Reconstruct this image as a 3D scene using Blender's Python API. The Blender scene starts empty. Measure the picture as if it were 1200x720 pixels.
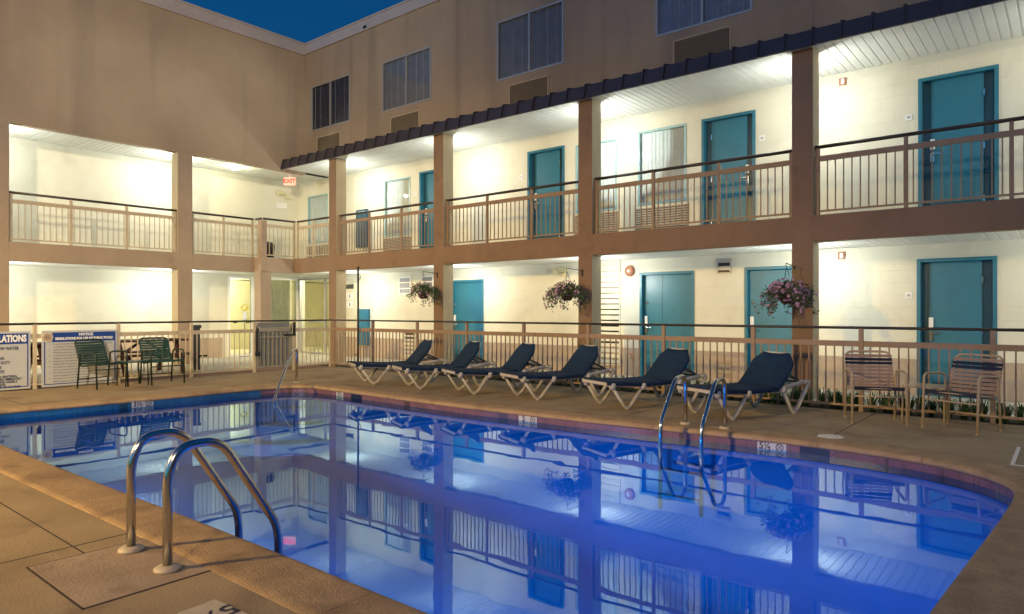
import bpy, bmesh, math, random
from mathutils import Vector, Matrix
random.seed(7)
PI = math.pi
scn = bpy.context.scene
COL = scn.collection

# ------------------------------------------------------------------ helpers
class MB:
    """collects boxes, tubes and sheets, then links them as ONE mesh object"""
    def __init__(self): self.bm = bmesh.new(); self.smooth = False
    def face(self, pts):
        return self.bm.faces.new([self.bm.verts.new(p) for p in pts])
    def box(self, x0, x1, y0, y1, z0, z1):
        v = [self.bm.verts.new((x, y, z)) for z in (z0, z1) for y in (y0, y1) for x in (x0, x1)]
        for f in ((0,2,3,1),(4,5,7,6),(0,1,5,4),(2,6,7,3),(0,4,6,2),(1,3,7,5)):
            self.bm.faces.new([v[i] for i in f])
        return self
    def obox(self, c, ax, ay, az, hx, hy, hz):
        c = Vector(c); ax, ay, az = (Vector(a).normalized() for a in (ax, ay, az))
        v = [self.bm.verts.new(c + ax*hx*sx + ay*hy*sy + az*hz*sz) for sz in (-1,1) for sy in (-1,1) for sx in (-1,1)]
        for f in ((0,2,3,1),(4,5,7,6),(0,1,5,4),(2,6,7,3),(0,4,6,2),(1,3,7,5)):
            self.bm.faces.new([v[i] for i in f])
        return self
    def bar(self, a, b, w, h, up=(0,0,1)):
        a, b = Vector(a), Vector(b); d = (b-a); L = d.length; d.normalize()
        s = d.cross(Vector(up)); s.normalize(); u = s.cross(d)
        return self.obox((a+b)/2, d, s, u, L/2, w/2, h/2)
    def tube(self, pts, r, n=10, closed=False, caps=True, ry=None):
        pts = [Vector(p) for p in pts]; N = len(pts)
        rr = r if isinstance(r, (list, tuple)) else [r]*N
        def tan(i):
            if closed: return (pts[(i+1)%N]-pts[i-1]).normalized()
            if i == 0: return (pts[1]-pts[0]).normalized()
            if i == N-1: return (pts[-1]-pts[-2]).normalized()
            return ((pts[i+1]-pts[i]).normalized()+(pts[i]-pts[i-1]).normalized()).normalized()
        t = tan(0); ref = Vector((0,0,1)) if abs(t.z) < .9 else Vector((1,0,0))
        u = t.cross(ref).normalized(); rings = []
        for i in range(N):
            t = tan(i); u = (u - t*u.dot(t)).normalized(); w = t.cross(u)
            k = ry if ry else 1
            rings.append([self.bm.verts.new(pts[i] + (u*math.cos(2*PI*j/n) + w*k*math.sin(2*PI*j/n))*rr[i]) for j in range(n)])
        for i in range(N if closed else N-1):
            A, B = rings[i], rings[(i+1)%N]
            for j in range(n):
                f = self.bm.faces.new((A[j], A[(j+1)%n], B[(j+1)%n], B[j])); f.smooth = True
        if caps and not closed:
            self.bm.faces.new(rings[0][::-1]); self.bm.faces.new(rings[-1])
        return self
    def lathe(self, prof, c=(0,0,0), n=20, axis='z'):
        c = Vector(c); rings = []
        for r, z in prof:
            ring = []
            for j in range(n):
                a = 2*PI*j/n; p = (r*math.cos(a), r*math.sin(a), z)
                if axis == 'y': p = (p[0], -p[2], p[1])
                if axis == 'x': p = (p[2], p[0], p[1])
                ring.append(self.bm.verts.new(c+Vector(p)))
            rings.append(ring)
        for A, B in zip(rings, rings[1:]):
            for j in range(n):
                f = self.bm.faces.new((A[j], A[(j+1)%n], B[(j+1)%n], B[j])); f.smooth = True
        self.bm.faces.new(rings[0][::-1]); self.bm.faces.new(rings[-1])
        return self
    def build(self, name, mat, parent=None, bevel=0, normals=True):
        me = bpy.data.meshes.new(name)
        if normals: bmesh.ops.recalc_face_normals(self.bm, faces=self.bm.faces)
        self.bm.to_mesh(me); self.bm.free()
        for m in (mat if isinstance(mat, (list, tuple)) else [mat]): me.materials.append(m)
        o = bpy.data.objects.new(name, me); COL.objects.link(o)
        if parent: o.parent = parent
        if bevel:
            b = o.modifiers.new('bevel', 'BEVEL'); b.width = bevel; b.segments = 2; b.limit_method = 'ANGLE'
        return o

def fillet(pts, r, n=6):
    pts = [Vector(p) for p in pts]; out = [pts[0]]
    for i in range(1, len(pts)-1):
        p, a, b = pts[i], pts[i-1], pts[i+1]
        rr = r[i-1] if isinstance(r, (list, tuple)) else r
        da, db = (a-p), (b-p); k = min(rr, da.length*.49, db.length*.49)
        A, B = p+da.normalized()*k, p+db.normalized()*k
        for j in range(n+1):
            t = j/n; out.append(A*(1-t)**2 + p*2*t*(1-t) + B*t*t)
    out.append(pts[-1]); return out

def catmull(P, step=.06, closed=True):
    P = [Vector(p) for p in P]; N = len(P); out = []
    for i in range(N if closed else N-1):
        p0, p1, p2, p3 = P[(i-1)%N], P[i], P[(i+1)%N], P[(i+2)%N]
        m = max(1, int((p2-p1).length/step))
        for j in range(m):
            t = j/m
            out.append(.5*((2*p1)+(p2-p0)*t+(2*p0-5*p1+4*p2-p3)*t*t+(3*p1-p0-3*p2+p3)*t**3))
    return out

def tag(o, label=None, cat=None, group=None, kind=None):
    if label: o['label'] = label
    if cat: o['category'] = cat
    if group: o['group'] = group
    if kind: o['kind'] = kind
    return o
def empty(name, loc=(0,0,0), rz=0, label=None, cat=None, group=None):
    o = bpy.data.objects.new(name, None); COL.objects.link(o)
    o.location = loc; o.rotation_euler = (0,0,rz); o.empty_display_size = .1
    return tag(o, label, cat, group)
def copy_tree(o, parent=None):
    c = o.copy(); COL.objects.link(c)
    if parent: c.parent = parent
    for ch in [x for x in bpy.data.objects if x.parent == o]: copy_tree(ch, c)
    return c

# ------------------------------------------------------------------ materials
def M(name, col, rough=.7, var=0, scale=3, bump=0, bscale=60, metal=0, stain=None, spec=.5, coat=0, detail=6, streak=False, speck=0):
    m = bpy.data.materials.new(name); m.use_nodes = True
    nt = m.node_tree; N, L = nt.nodes, nt.links
    b = N['Principled BSDF']; b.inputs['Roughness'].default_value = rough
    b.inputs['Metallic'].default_value = metal; b.inputs['Base Color'].default_value = (*col, 1)
    b.inputs['Specular IOR Level'].default_value = spec
    if coat: b.inputs['Coat Weight'].default_value = coat
    tc = N.new('ShaderNodeTexCoord')
    last = None
    if var:
        n = N.new('ShaderNodeTexNoise'); n.inputs['Scale'].default_value = scale; n.inputs['Detail'].default_value = detail
        n.inputs['Roughness'].default_value = .62
        L.new(tc.outputs['Object'], n.inputs['Vector'])
        r = N.new('ShaderNodeValToRGB'); e = r.color_ramp.elements
        e[0].position = .3; e[1].position = .7
        e[0].color = (*[max(0, c*(1-var)) for c in col], 1); e[1].color = (*[min(1, c*(1+var*.6)) for c in col], 1)
        L.new(n.outputs['Fac'], r.inputs['Fac']); last = r.outputs['Color']
    if stain:  # irregular dirt with its own shape, (colour, scale, strength, threshold)
        scol, ssc, sst, sth = stain
        n2 = N.new('ShaderNodeTexNoise'); n2.inputs['Scale'].default_value = ssc; n2.inputs['Detail'].default_value = 8
        n2.inputs['Distortion'].default_value = .6
        if streak:
            mp = N.new('ShaderNodeMapping'); mp.inputs['Scale'].default_value = (1.6,1.6,.14)
            L.new(tc.outputs['Object'], mp.inputs[0]); L.new(mp.outputs[0], n2.inputs['Vector'])
        else: L.new(tc.outputs['Object'], n2.inputs['Vector'])
        r2 = N.new('ShaderNodeValToRGB'); e = r2.color_ramp.elements
        e[0].position = sth; e[1].position = sth+.16; e[0].color = (0,0,0,1); e[1].color = (sst,sst,sst,1)
        L.new(n2.outputs['Fac'], r2.inputs['Fac'])
        mx = N.new('ShaderNodeMix'); mx.data_type = 'RGBA'
        L.new(r2.outputs['Color'], mx.inputs[0])
        if last: L.new(last, mx.inputs[6])
        else: mx.inputs[6].default_value = (*col, 1)
        mx.inputs[7].default_value = (*scol, 1); last = mx.outputs[2]
    if speck and last:  # aggregate grains
        n4 = N.new('ShaderNodeTexNoise'); n4.inputs['Scale'].default_value = 170; n4.inputs['Detail'].default_value = 3
        L.new(tc.outputs['Object'], n4.inputs['Vector'])
        r4 = N.new('ShaderNodeValToRGB'); e = r4.color_ramp.elements; e[0].position = .38; e[1].position = .62
        e[0].color = (1-speck,)*3+(1,); e[1].color = (1+speck*.5,)*3+(1,)
        L.new(n4.outputs['Fac'], r4.inputs['Fac'])
        m4 = N.new('ShaderNodeMix'); m4.data_type = 'RGBA'; m4.blend_type = 'MULTIPLY'; m4.inputs[0].default_value = 1
        L.new(last, m4.inputs[6]); L.new(r4.outputs['Color'], m4.inputs[7]); last = m4.outputs[2]
    if last: L.new(last, b.inputs['Base Color'])
    if bump:
        n3 = N.new('ShaderNodeTexNoise'); n3.inputs['Scale'].default_value = bscale; n3.inputs['Detail'].default_value = 4
        L.new(tc.outputs['Object'], n3.inputs['Vector'])
        bp = N.new('ShaderNodeBump'); bp.inputs['Strength'].default_value = bump; bp.inputs['Distance'].default_value = .01
        L.new(n3.outputs['Fac'], bp.inputs['Height']); L.new(bp.outputs['Normal'], b.inputs['Normal'])
    return m
def blocks(m, w=.40, h=.20, s=.5):
    """painted block courses, as relief only"""
    nt = m.node_tree; N, L = nt.nodes, nt.links; b = N['Principled BSDF']
    tc = N.new('ShaderNodeTexCoord'); sp = N.new('ShaderNodeSeparateXYZ'); ad = N.new('ShaderNodeMath'); cb = N.new('ShaderNodeCombineXYZ')
    L.new(tc.outputs['Object'], sp.inputs[0]); L.new(sp.outputs[0], ad.inputs[0]); L.new(sp.outputs[1], ad.inputs[1])
    L.new(ad.outputs[0], cb.inputs[0]); L.new(sp.outputs[2], cb.inputs[1])
    bk = N.new('ShaderNodeTexBrick'); bk.inputs['Scale'].default_value = 1; bk.inputs['Brick Width'].default_value = w; bk.inputs['Row Height'].default_value = h
    bk.inputs['Mortar Size'].default_value = .006; bk.inputs['Mortar Smooth'].default_value = .6
    bk.inputs['Color1'].default_value = (1,1,1,1); bk.inputs['Color2'].default_value = (.96,.96,.96,1); bk.inputs['Mortar'].default_value = (.2,.2,.2,1)
    L.new(cb.outputs[0], bk.inputs['Vector'])
    bp = N.new('ShaderNodeBump'); bp.inputs['Strength'].default_value = s; bp.inputs['Distance'].default_value = .006
    L.new(bk.outputs['Color'], bp.inputs['Height'])
    if b.inputs['Normal'].links: L.new(b.inputs['Normal'].links[0].from_socket, bp.inputs['Normal'])
    L.new(bp.outputs[0], b.inputs['Normal'])
def EM(name, col, s):
    m = bpy.data.materials.new(name); m.use_nodes = True; nt = m.node_tree
    b = nt.nodes['Principled BSDF']; b.inputs['Base Color'].default_value = (*col, 1)
    b.inputs['Emission Color'].default_value = (*col, 1); b.inputs['Emission Strength'].default_value = s
    return m
def GLASS(name, tint=(.97,.98,.98), ior=1.4):
    m = bpy.data.materials.new(name); m.use_nodes = True; nt = m.node_tree; N, L = nt.nodes, nt.links
    N.remove(N['Principled BSDF']); out = N['Material Output']
    t = N.new('ShaderNodeBsdfTransparent'); t.inputs[0].default_value = (*tint, 1)
    g = N.new('ShaderNodeBsdfGlossy'); g.inputs['Roughness'].default_value = .01
    f = N.new('ShaderNodeFresnel'); f.inputs['IOR'].default_value = ior
    x = N.new('ShaderNodeMixShader')
    L.new(f.outputs[0], x.inputs[0]); L.new(t.outputs[0], x.inputs[1]); L.new(g.outputs[0], x.inputs[2]); L.new(x.outputs[0], out.inputs['Surface'])
    return m

mt = {}
mt['cream'] = M('cream_painted_block', (.67,.65,.53), .6, .06, 1.1, .25, 45, stain=((.50,.47,.36), 1.2, .38, .54))
mt['wains'] = M('tan_wainscot', (.42,.33,.25), .6, .08, 2, .2, 45)
blocks(mt['cream']); blocks(mt['wains'])
mt['brown'] = M('dim_brown_stucco', (.25,.165,.11), .8, .14, 1.6, .5, 70, stain=((.14,.085,.06), 2.2, .5, .58))  # same paint as the left wing, its weaker light put into the tone
mt['stucco'] = M('tan_stucco', (.38,.295,.21), .85, .12, .7, .6, 90, stain=((.25,.20,.155), .8, .55, .50), streak=True, speck=.14)
mt['tan'] = M('lit_tan_column', (.36,.28,.21), .8, .12, 1.6, .4, 70, stain=((.22,.16,.11), 2.5, .4, .6))  # lighter copy of the right wing's paint, stronger light put into the tone
mt['inner'] = M('column_side_lamplit', (.46,.39,.27), .7, .08, 2, .3, 60)  # lamp spill put into the colour of column sides and backs
mt['cap'] = M('parapet_metal', (.42,.38,.38), .5, .08, 2, .05, 20)
mt['soffit'] = M('white_metal_soffit', (.68,.70,.67), .42, .05, 3, 0)
mt['slate'] = M('dark_canopy_metal', (.045,.04,.05), .45, .25, 4, .1, 20)
mt['teal'] = M('teal_door_paint', (.016,.145,.225), .38, .10, 2.5, .05, 40)
mt['teald'] = M('dark_teal_panel', (.010,.06,.095), .3, .1, 3, 0)
mt['frame'] = M('window_aluminium', (.38,.38,.38), .4, .05, 5, 0, metal=.3)
mt['frameteal'] = M('pale_teal_frame', (.30,.46,.48), .4, .05, 5, 0)
mt['curtain'] = M('sheer_curtain', (.76,.90,.94), .9, .08, 5, 0)
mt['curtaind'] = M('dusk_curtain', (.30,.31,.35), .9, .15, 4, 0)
mt['glass'] = GLASS('window_glass')
mt['glassd'] = GLASS('upper_window_glass', (.74,.77,.82), 1.45)
mt['grille'] = M('ac_grille_metal', (.34,.29,.22), .6, .1, 4, 0)
mt['lens'] = EM('lamp_lens', (1,.93,.78), 5)
mt['grilled'] = M('dark_ac_grille', (.19,.15,.10), .6, .1, 4, 0)
mt['handrail'] = M('dark_handrail', (.035,.025,.022), .4, .2, 5, 0)
mt['rail'] = M('brown_rail_paint', (.30,.205,.14), .5, .12, 4, 0, stain=((.12,.07,.04), 5, .5, .6))
mt['railt'] = M('tan_rail_paint', (.50,.42,.30), .5, .12, 4, 0, stain=((.17,.11,.06), 5, .5, .6))
mt['steel'] = M('stainless_steel', (.62,.60,.56), .17, .1, 12, .03, 150, metal=1)
mt['flange'] = M('flange_cover', (.52,.45,.34), .5, .15, 20, .1, 60)
mt['lid'] = M('white_plastic_lid', (.75,.75,.70), .5, .1, 20, 0)
mt['white'] = M('white_enamel', (.78,.78,.76), .5)
mt['black'] = M('black_plastic', (.012,.012,.012), .4)
mt['tile'] = None
mt['sling'] = M('navy_sling', (.008,.028,.072), .85, .35, 3, .3, 350, spec=.2)
mt['resin'] = M('white_resin', (.48,.46,.42), .42, .12, 8, .05, 40, stain=((.36,.29,.2), 5, .5, .6))
mt['green'] = M('green_strap', (.018,.062,.05), .42, .2, 8)
mt['greenf'] = M('dark_green_frame', (.010,.022,.017), .4)
mt['beigef'] = M('beige_chair_frame', (.46,.36,.23), .4, .1, 8)
mt['mauve'] = M('mauve_strap', (.32,.22,.165), .5, .15, 8)
mt['navy'] = M('black_navy_strap', (.012,.013,.03), .35)
mt['wood'] = M('brown_stained_wood', (.055,.022,.015), .6, .35, 6, .3, 40)
mt['leaf'] = M('petunia_leaf', (.075,.12,.04), .6, .5, 25)
mt['leafd'] = M('dark_leaf', (.02,.03,.015), .6, .5, 25)
mt['petal'] = M('lilac_petal', (.52,.32,.50), .6, .4, 30)
mt['grass'] = M('border_grass', (.09,.17,.05), .55, .5, 9)
mt['signw'] = M('sign_face', (.46,.48,.50), .35, .04, 5)
mt['blue'] = M('sign_blue', (.012,.05,.26), .4)
mt['ink'] = M('sign_ink', (.02,.02,.05), .5)
mt['red'] = M('red_plastic', (.5,.03,.02), .4)
mt['bell'] = M('pinkish_red_bell', (.36,.15,.09), .35)
mt['grey'] = M('dark_grey_paint', (.05,.055,.06), .45, .15, 5)
mt['galv'] = M('grey_gate_sheet', (.20,.21,.21), .6, .12, 5)
mt['pplaster'] = M('pool_plaster', (.34,.52,.76), .6, .10, .9, .1, 15)
mt['yellow'] = M('yellow_petal', (.75,.65,.03), .6)
mt['olive'] = M('olive_interior', (.42,.40,.24), .7, .1, 2)
mt['lobby'] = M('yellow_interior', (.60,.56,.34), .7, .08, 2)
mt['kerb'] = M('dark_planting_kerb', (.05,.035,.028), .8, .3, 8)
mt['soil'] = M('soil', (.03,.02,.014), .95, .4, 12, .8, 40)
mt['paver'] = M('walkway_concrete', (.50,.47,.38), .75, .12, 2.2, .3, 60)

def grid_mat(name, base, line, period, width, rough, var, nscale, bump, offs=(0,0), stain=None, brick=False):
    """concrete/tile cut by straight joints that run along the object's axes"""
    m = M(name, base, rough, var, nscale, bump, 70, stain=stain, speck=.22)
    nt = m.node_tree; N, L = nt.nodes, nt.links; b = N['Principled BSDF']
    tc = N.new('ShaderNodeTexCoord'); s = N.new('ShaderNodeSeparateXYZ'); L.new(tc.outputs['Object'], s.inputs[0])
    outs = []
    for ax, per, off in period:
        a = N.new('ShaderNodeMath'); a.operation = 'ADD'; a.inputs[1].default_value = off; L.new(s.outputs[ax], a.inputs[0])
        d = N.new('ShaderNodeMath'); d.operation = 'PINGPONG'; d.inputs[1].default_value = per/2; L.new(a.outputs[0], d.inputs[0])
        c = N.new('ShaderNodeMath'); c.operation = 'LESS_THAN'; c.inputs[1].default_value = width/2; L.new(d.outputs[0], c.inputs[0])
        outs.append(c.outputs[0])
    f = outs[0]
    for o2 in outs[1:]:
        mx = N.new('ShaderNodeMath'); mx.operation = 'MAXIMUM'; L.new(f, mx.inputs[0]); L.new(o2, mx.inputs[1]); f = mx.outputs[0]
    src = b.inputs['Base Color'].links[0].from_socket
    mix = N.new('ShaderNodeMix'); mix.data_type = 'RGBA'; L.new(f, mix.inputs[0]); L.new(src, mix.inputs[6]); mix.inputs[7].default_value = (*line, 1)
    L.new(mix.outputs[2], b.inputs['Base Color'])
    return m
mt['deck'] = grid_mat('deck_concrete', (.36,.275,.165), (.06,.045,.03), [(0,2.42,2.0),(1,3.1,-9.95+.62)], .018, .82, .2, 1.3, .35,
                      stain=((.15,.10,.055), 1.4, .6, .52))
mt['cope'] = M('coping_stone', (.42,.29,.16), .75, .24, 5, .7, 90, stain=((.20,.13,.07), 2.5, .6, .52), speck=.3)
mt['tile'] = grid_mat('waterline_tile', (.19,.10,.13), (.08,.05,.06), [(0,.152,0),(1,.152,0)], .006, .25, .25, 5, .05)
mt['ground'] = M('ground_asphalt', (.10,.09,.08), .9, .2, .6, .3, 30)
mt['brickp'] = grid_mat('brick_paving', (.26,.13,.085), (.10,.06,.04), [(0,.11,0),(1,.22,0)], .012, .85, .35, 9, .4)

# ------------------------------------------------------------------ setting
H = 1.35
YF, YC, YW, YT = 9.92, 10.89, 12.40, 11.51        # fence, column fronts, walkway wall, third-floor wall
XF, XL, XJ, XW = -13.69, -17.20, -16.85, -18.90   # the same for the left wing
ZS0, ZS1, ZS = 2.39, 2.795, 5.34                  # balcony slab, upper soffit

outline = catmull([(-11.20,2.75),(-11.12,3.8),(-11.06,5.2),(-11.07,6.2),(-10.95,6.85),(-10.62,7.16),(-10.1,7.22),(-8.6,7.17),(-7.1,7.12),
    (-5.6,7.16),(-4.4,7.22),(-2.9,7.34),(-2.0,7.37),(-1.25,7.27),(-.74,7.06),(-.44,6.76),(-.31,6.38),(-.33,5.6),(-.40,4.6),
    (-.47,3.6),(-.50,2.95),(-.62,2.45),(-.95,2.16),(-1.6,2.11),(-4,2.10),(-7,2.05),(-9.5,2.03),(-10.6,2.05),(-11.05,2.25)], .08)
outline = [Vector((p[0], p[1])) if len(p) < 3 else Vector((p[0], p[1])) for p in [tuple(q) for q in outline]]
NO = len(outline)
def onorm(i):
    t = (outline[(i+1)%NO]-outline[i-1]).normalized(); return Vector((-t.y, t.x))
# the outline runs clockwise, so -> outward normal is on the left of the direction of travel
OUTN = [onorm(i) for i in range(NO)]
area = sum(outline[i].x*outline[(i+1)%NO].y-outline[(i+1)%NO].x*outline[i].y for i in range(NO))
sgn = 1 if area < 0 else -1
def off(i, d, z): p = outline[i%NO]+OUTN[i%NO]*sgn*d; return (p.x, p.y, z)

def ring_sheet(name, outer, inner, z, mat):
    bm = bmesh.new(); es = []
    for loop in (outer, inner):
        vs = [bm.verts.new((p[0], p[1], z)) for p in loop]
        es += [bm.edges.new((vs[i], vs[(i+1)%len(vs)])) for i in range(len(vs))]
    bmesh.ops.triangle_fill(bm, use_beauty=True, edges=es)
    for f in bm.faces:
        f.normal_update()
        if f.normal.z < 0: f.normal_flip()
    mb = MB(); mb.bm.free(); mb.bm = bm
    return mb.build(name, mat, normals=False)
DX0, DX1, DY0, DY1 = -13.72, 9.0, -9.0, 9.96
deck_in = [off(i, .36, 0)[:2] for i in range(NO)]
tag(ring_sheet('pool_deck', [(DX0,DY0),(DX1,DY0),(DX1,DY1),(DX0,DY1)], deck_in, 0, mt['deck']), kind='structure')
tag(ring_sheet('ground', [(-150,-150),(150,-150),(150,150),(-150,150)], [(DX0+.02,DY0+.02),(DX1-.02,DY0+.02),(DX1-.02,DY1-.02),(DX0+.02,DY1-.02)], -.06, mt['ground']), kind='structure')
# coping stones, each with a rounded nose over the water
mb = MB(); prof = [(.36,-.06),(.36,-.002),(.355,.006),(.30,.008),(.03,.008),(.0,.004),(-.02,-.008),(-.032,-.028),(-.028,-.046),(-.01,-.058),(.0,-.062)]
step = 11; i = 5
while i < NO+5:
    e = min(i+step, NO+5)
    rings = []
    for k in range(i, e+1):
        dk = 0
        ring = []
        for d, z in prof: ring.append(Vector(off(k, d, z)))
        rings.append(ring)
    # pull the two ends in by 3 mm for the joint
    for r0, r1, s in ((0,1,1),(-1,-2,1)):
        dv = (rings[r1][0]-rings[r0][0]).normalized()*.0025
        rings[r0] = [p+dv for p in rings[r0]]
    vr = [[mb.bm.verts.new(p) for p in r] for r in rings]
    for A, B in zip(vr, vr[1:]):
        for j in range(len(prof)-1):
            f = mb.bm.faces.new((A[j], A[j+1], B[j+1], B[j])); f.smooth = True
    mb.face(rings[0]); mb.face(rings[-1][::-1])
    i = e
tag(mb.build('coping', mt['cope']), kind='structure')
# joint bed under the coping
mb = MB(); 
for k in range(NO):
    mb.face([off(k,.365,-.012), off(k+1,.365,-.012), off(k+1,.0,-.012), off(k,.0,-.012)])
tag(mb.build('coping_bed', M('coping_mortar', (.16,.115,.065), .9, .2, 8)), kind='structure')
# pool shell
def sheet_ring(z0, z1, d=0, cuts=()):
    mb = MB()
    for k in range(NO):
        mb.face([off(k,d,z0), off(k+1,d,z0), off(k+1,d,z1), off(k,d,z1)])
    return mb
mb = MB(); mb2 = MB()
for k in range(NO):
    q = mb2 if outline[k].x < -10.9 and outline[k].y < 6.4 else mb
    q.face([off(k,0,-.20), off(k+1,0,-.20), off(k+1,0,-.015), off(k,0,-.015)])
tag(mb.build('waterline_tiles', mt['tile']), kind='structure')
tag(mb2.build('waterline_tiles', grid_mat('lamp_blue_waterline_tile', (.025,.13,.30), (.02,.06,.12), [(0,.152,0),(1,.152,0)], .006, .2, .25, 5, .05)), kind='structure')  # left wall: blue glow of the pool lamps put into the tile colour
# wall runs down into the floor through a rounded cove
def fz(x): return -1.05-max(0, min(1, (x+9)/6))*.75
mb = MB(); RC = .5; rings = [[off(k,0,-.20) for k in range(NO)]]
for q in range(0, 8):
    th = q/7*PI/2; ring = []
    for k in range(NO):
        p = off(k, -RC*(1-math.cos(th)), 0); ring.append((p[0], p[1], fz(p[0])+RC*(1-math.sin(th))))
    rings.append(ring)
vr = [[mb.bm.verts.new(p) for p in r] for r in rings]
for A, B in zip(vr, vr[1:]):
    for k in range(NO):
        f_ = mb.bm.faces.new((A[k], A[(k+1)%NO], B[(k+1)%NO], B[k])); f_.smooth = True
es = [mb.bm.edges.get((vr[-1][k], vr[-1][(k+1)%NO])) for k in range(NO)]
bmesh.ops.triangle_fill(mb.bm, use_beauty=True, edges=es)
tag(mb.build('pool_basin', mt['pplaster']), kind='structure')
# steps in the far left corner
mb = MB()
for k, (r, z) in enumerate(((.55,-.38),(.95,-.62),(1.35,-.86))):
    pts = [(-11.06,7.2)] + [(-11.06+r*math.cos(a), 7.2-r*math.sin(a)) for a in [j/10*PI/2 for j in range(11)]]
    top = [mb.bm.verts.new((x, y, z)) for x, y in pts]; bot = [mb.bm.verts.new((x, y, -1.2)) for x, y in pts]
    mb.bm.faces.new(top)
    for j in range(len(pts)): mb.bm.faces.new((top[j], top[(j+1)%len(pts)], bot[(j+1)%len(pts)], bot[j]))
tag(mb.build('pool_steps', mt['pplaster']), kind='structure')
# water surface
m = bpy.data.materials.new('pool_water'); m.use_nodes = True; nt = m.node_tree; N, L = nt.nodes, nt.links
N.remove(N['Principled BSDF'])
t = N.new('ShaderNodeBsdfTransparent'); t.inputs[0].default_value = (.12,.66,1,1)
g = N.new('ShaderNodeBsdfGlossy'); g.inputs['Roughness'].default_value = .012; g.inputs['Color'].default_value = (.66,.88,1,1)
f = N.new('ShaderNodeFresnel'); f.inputs['IOR'].default_value = 2.0
x = N.new('ShaderNodeMixShader'); tc = N.new('ShaderNodeTexCoord')
n = N.new('ShaderNodeTexNoise'); n.inputs['Scale'].default_value = 1.5; n.inputs['Detail'].default_value = 2
bp = N.new('ShaderNodeBump'); bp.inputs['Strength'].default_value = .07; bp.inputs['Distance'].default_value = .02
L.new(tc.outputs['Object'], n.inputs[0]); L.new(n.outputs['Fac'], bp.inputs['Height'])
L.new(bp.outputs[0], g.inputs['Normal'])
L.new(f.outputs[0], x.inputs[0]); L.new(t.outputs[0], x.inputs[1]); L.new(g.outputs[0], x.inputs[2]); L.new(x.outputs[0], N['Material Output'].inputs['Surface'])
bm = bmesh.new()
vs = [bm.verts.new(off(k, .004, -.128)) for k in range(NO)]
es = [bm.edges.new((vs[k], vs[(k+1)%NO])) for k in range(NO)]
bmesh.ops.triangle_fill(bm, use_beauty=True, edges=es)
for fc in bm.faces:
    fc.normal_update()
    if fc.normal.z < 0: fc.normal_flip()
mb = MB(); mb.bm.free(); mb.bm = bm
tag(mb.build('water', m, normals=False), kind='structure')
# floors beyond the fences
mb = MB(); mb.box(-19.2, 9, 10.72, 12.45, -.15, 0.004); tag(mb.build('walkway', mt['paver']), kind='structure')
mb = MB(); mb.box(-19.2, -14.9, -9, 10.72, -.15, 0.0); tag(mb.build('side_walkway', mt['paver']), kind='structure')
mb = MB(); mb.box(-14.9, -13.72, -9, 9.96, -.15, -.004); tag(mb.build('brick_path', mt['brickp']), kind='structure')
mb = MB(); mb.box(-14.9, 9, 9.96, 10.72, -.15, -.02); tag(mb.build('planting_bed', mt['soil']), kind='structure')

# ------------------------------------------------------------------ wall builder
def P(side, a, dep, z):
    """a runs along the wall, dep is depth behind its face: side 'R' faces -Y, side 'L' faces +X"""
    return (a, side[1]+dep, z) if side[0] == 'R' else (side[1]-dep, a, z)
def wall(side, a0, a1, z0, z1, holes, thick=.2):
    mb = MB()
    A = sorted({a0, a1, *[h[0] for h in holes], *[h[1] for h in holes]}); Z = sorted({z0, z1, *[h[2] for h in holes], *[h[3] for h in holes]})
    for i in range(len(A)-1):
        for j in range(len(Z)-1):
            ca, cz = (A[i]+A[i+1])/2, (Z[j]+Z[j+1])/2
            if any(h[0] < ca < h[1] and h[2] < cz < h[3] for h in holes): continue
            mb.face([P(side,A[i],0,Z[j]), P(side,A[i+1],0,Z[j]), P(side,A[i+1],0,Z[j+1]), P(side,A[i],0,Z[j+1])])
            mb.face([P(side,A[i],thick,Z[j]), P(side,A[i+1],thick,Z[j]), P(side,A[i+1],thick,Z[j+1]), P(side,A[i],thick,Z[j+1])])
    for h in holes:
        x0, x1, y0, y1 = h
        for q in (((x0,y0),(x0,y1)),((x1,y0),(x1,y1)),((x0,y0),(x1,y0)),((x0,y1),(x1,y1))):
            mb.face([P(side,q[0][0],0,q[0][1]), P(side,q[1][0],0,q[1][1]), P(side,q[1][0],thick,q[1][1]), P(side,q[0][0],thick,q[0][1])])
    bmesh.ops.remove_doubles(mb.bm, verts=mb.bm.verts, dist=.0005)
    return mb
def pbox(mb, side, a0, a1, d0, d1, z0, z1):
    p, q = P(side, a0, d0, z0), P(side, a1, d1, z1)
    return mb.box(min(p[0],q[0]), max(p[0],q[0]), min(p[1],q[1]), max(p[1],q[1]), min(p[2],q[2]), max(p[2],q[2]))
def ring_frame(mb, side, a0, a1, z0, z1, w, d0, d1, bottom=True):
    pbox(mb, side, a0, a0+w, d0, d1, z0, z1); pbox(mb, side, a1-w, a1, d0, d1, z0, z1)
    pbox(mb, side, a0+w, a1-w, d0, d1, z1-w, z1)
    if bottom: pbox(mb, side, a0+w, a1-w, d0, d1, z0, z0+w)
def curtain(mb, side, a0, a1, z0, z1, dep, amp=.018, per=.09, seed=0):
    n = max(8, int((a1-a0)/.012)); prev = None; rnd = random.Random(seed)
    ph = rnd.random()*6
    for i in range(n+1):
        a = a0+(a1-a0)*i/n
        d = dep+amp*math.sin(2*PI*a/per+ph)+amp*.5*math.sin(2*PI*a/(per*2.7)+ph*2)
        cur = (mb.bm.verts.new(P(side,a,d,z0)), mb.bm.verts.new(P(side,a,d,z1)))
        if prev:
            f = mb.bm.faces.new((prev[0], cur[0], cur[1], prev[1])); f.smooth = True
        prev = cur
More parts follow.
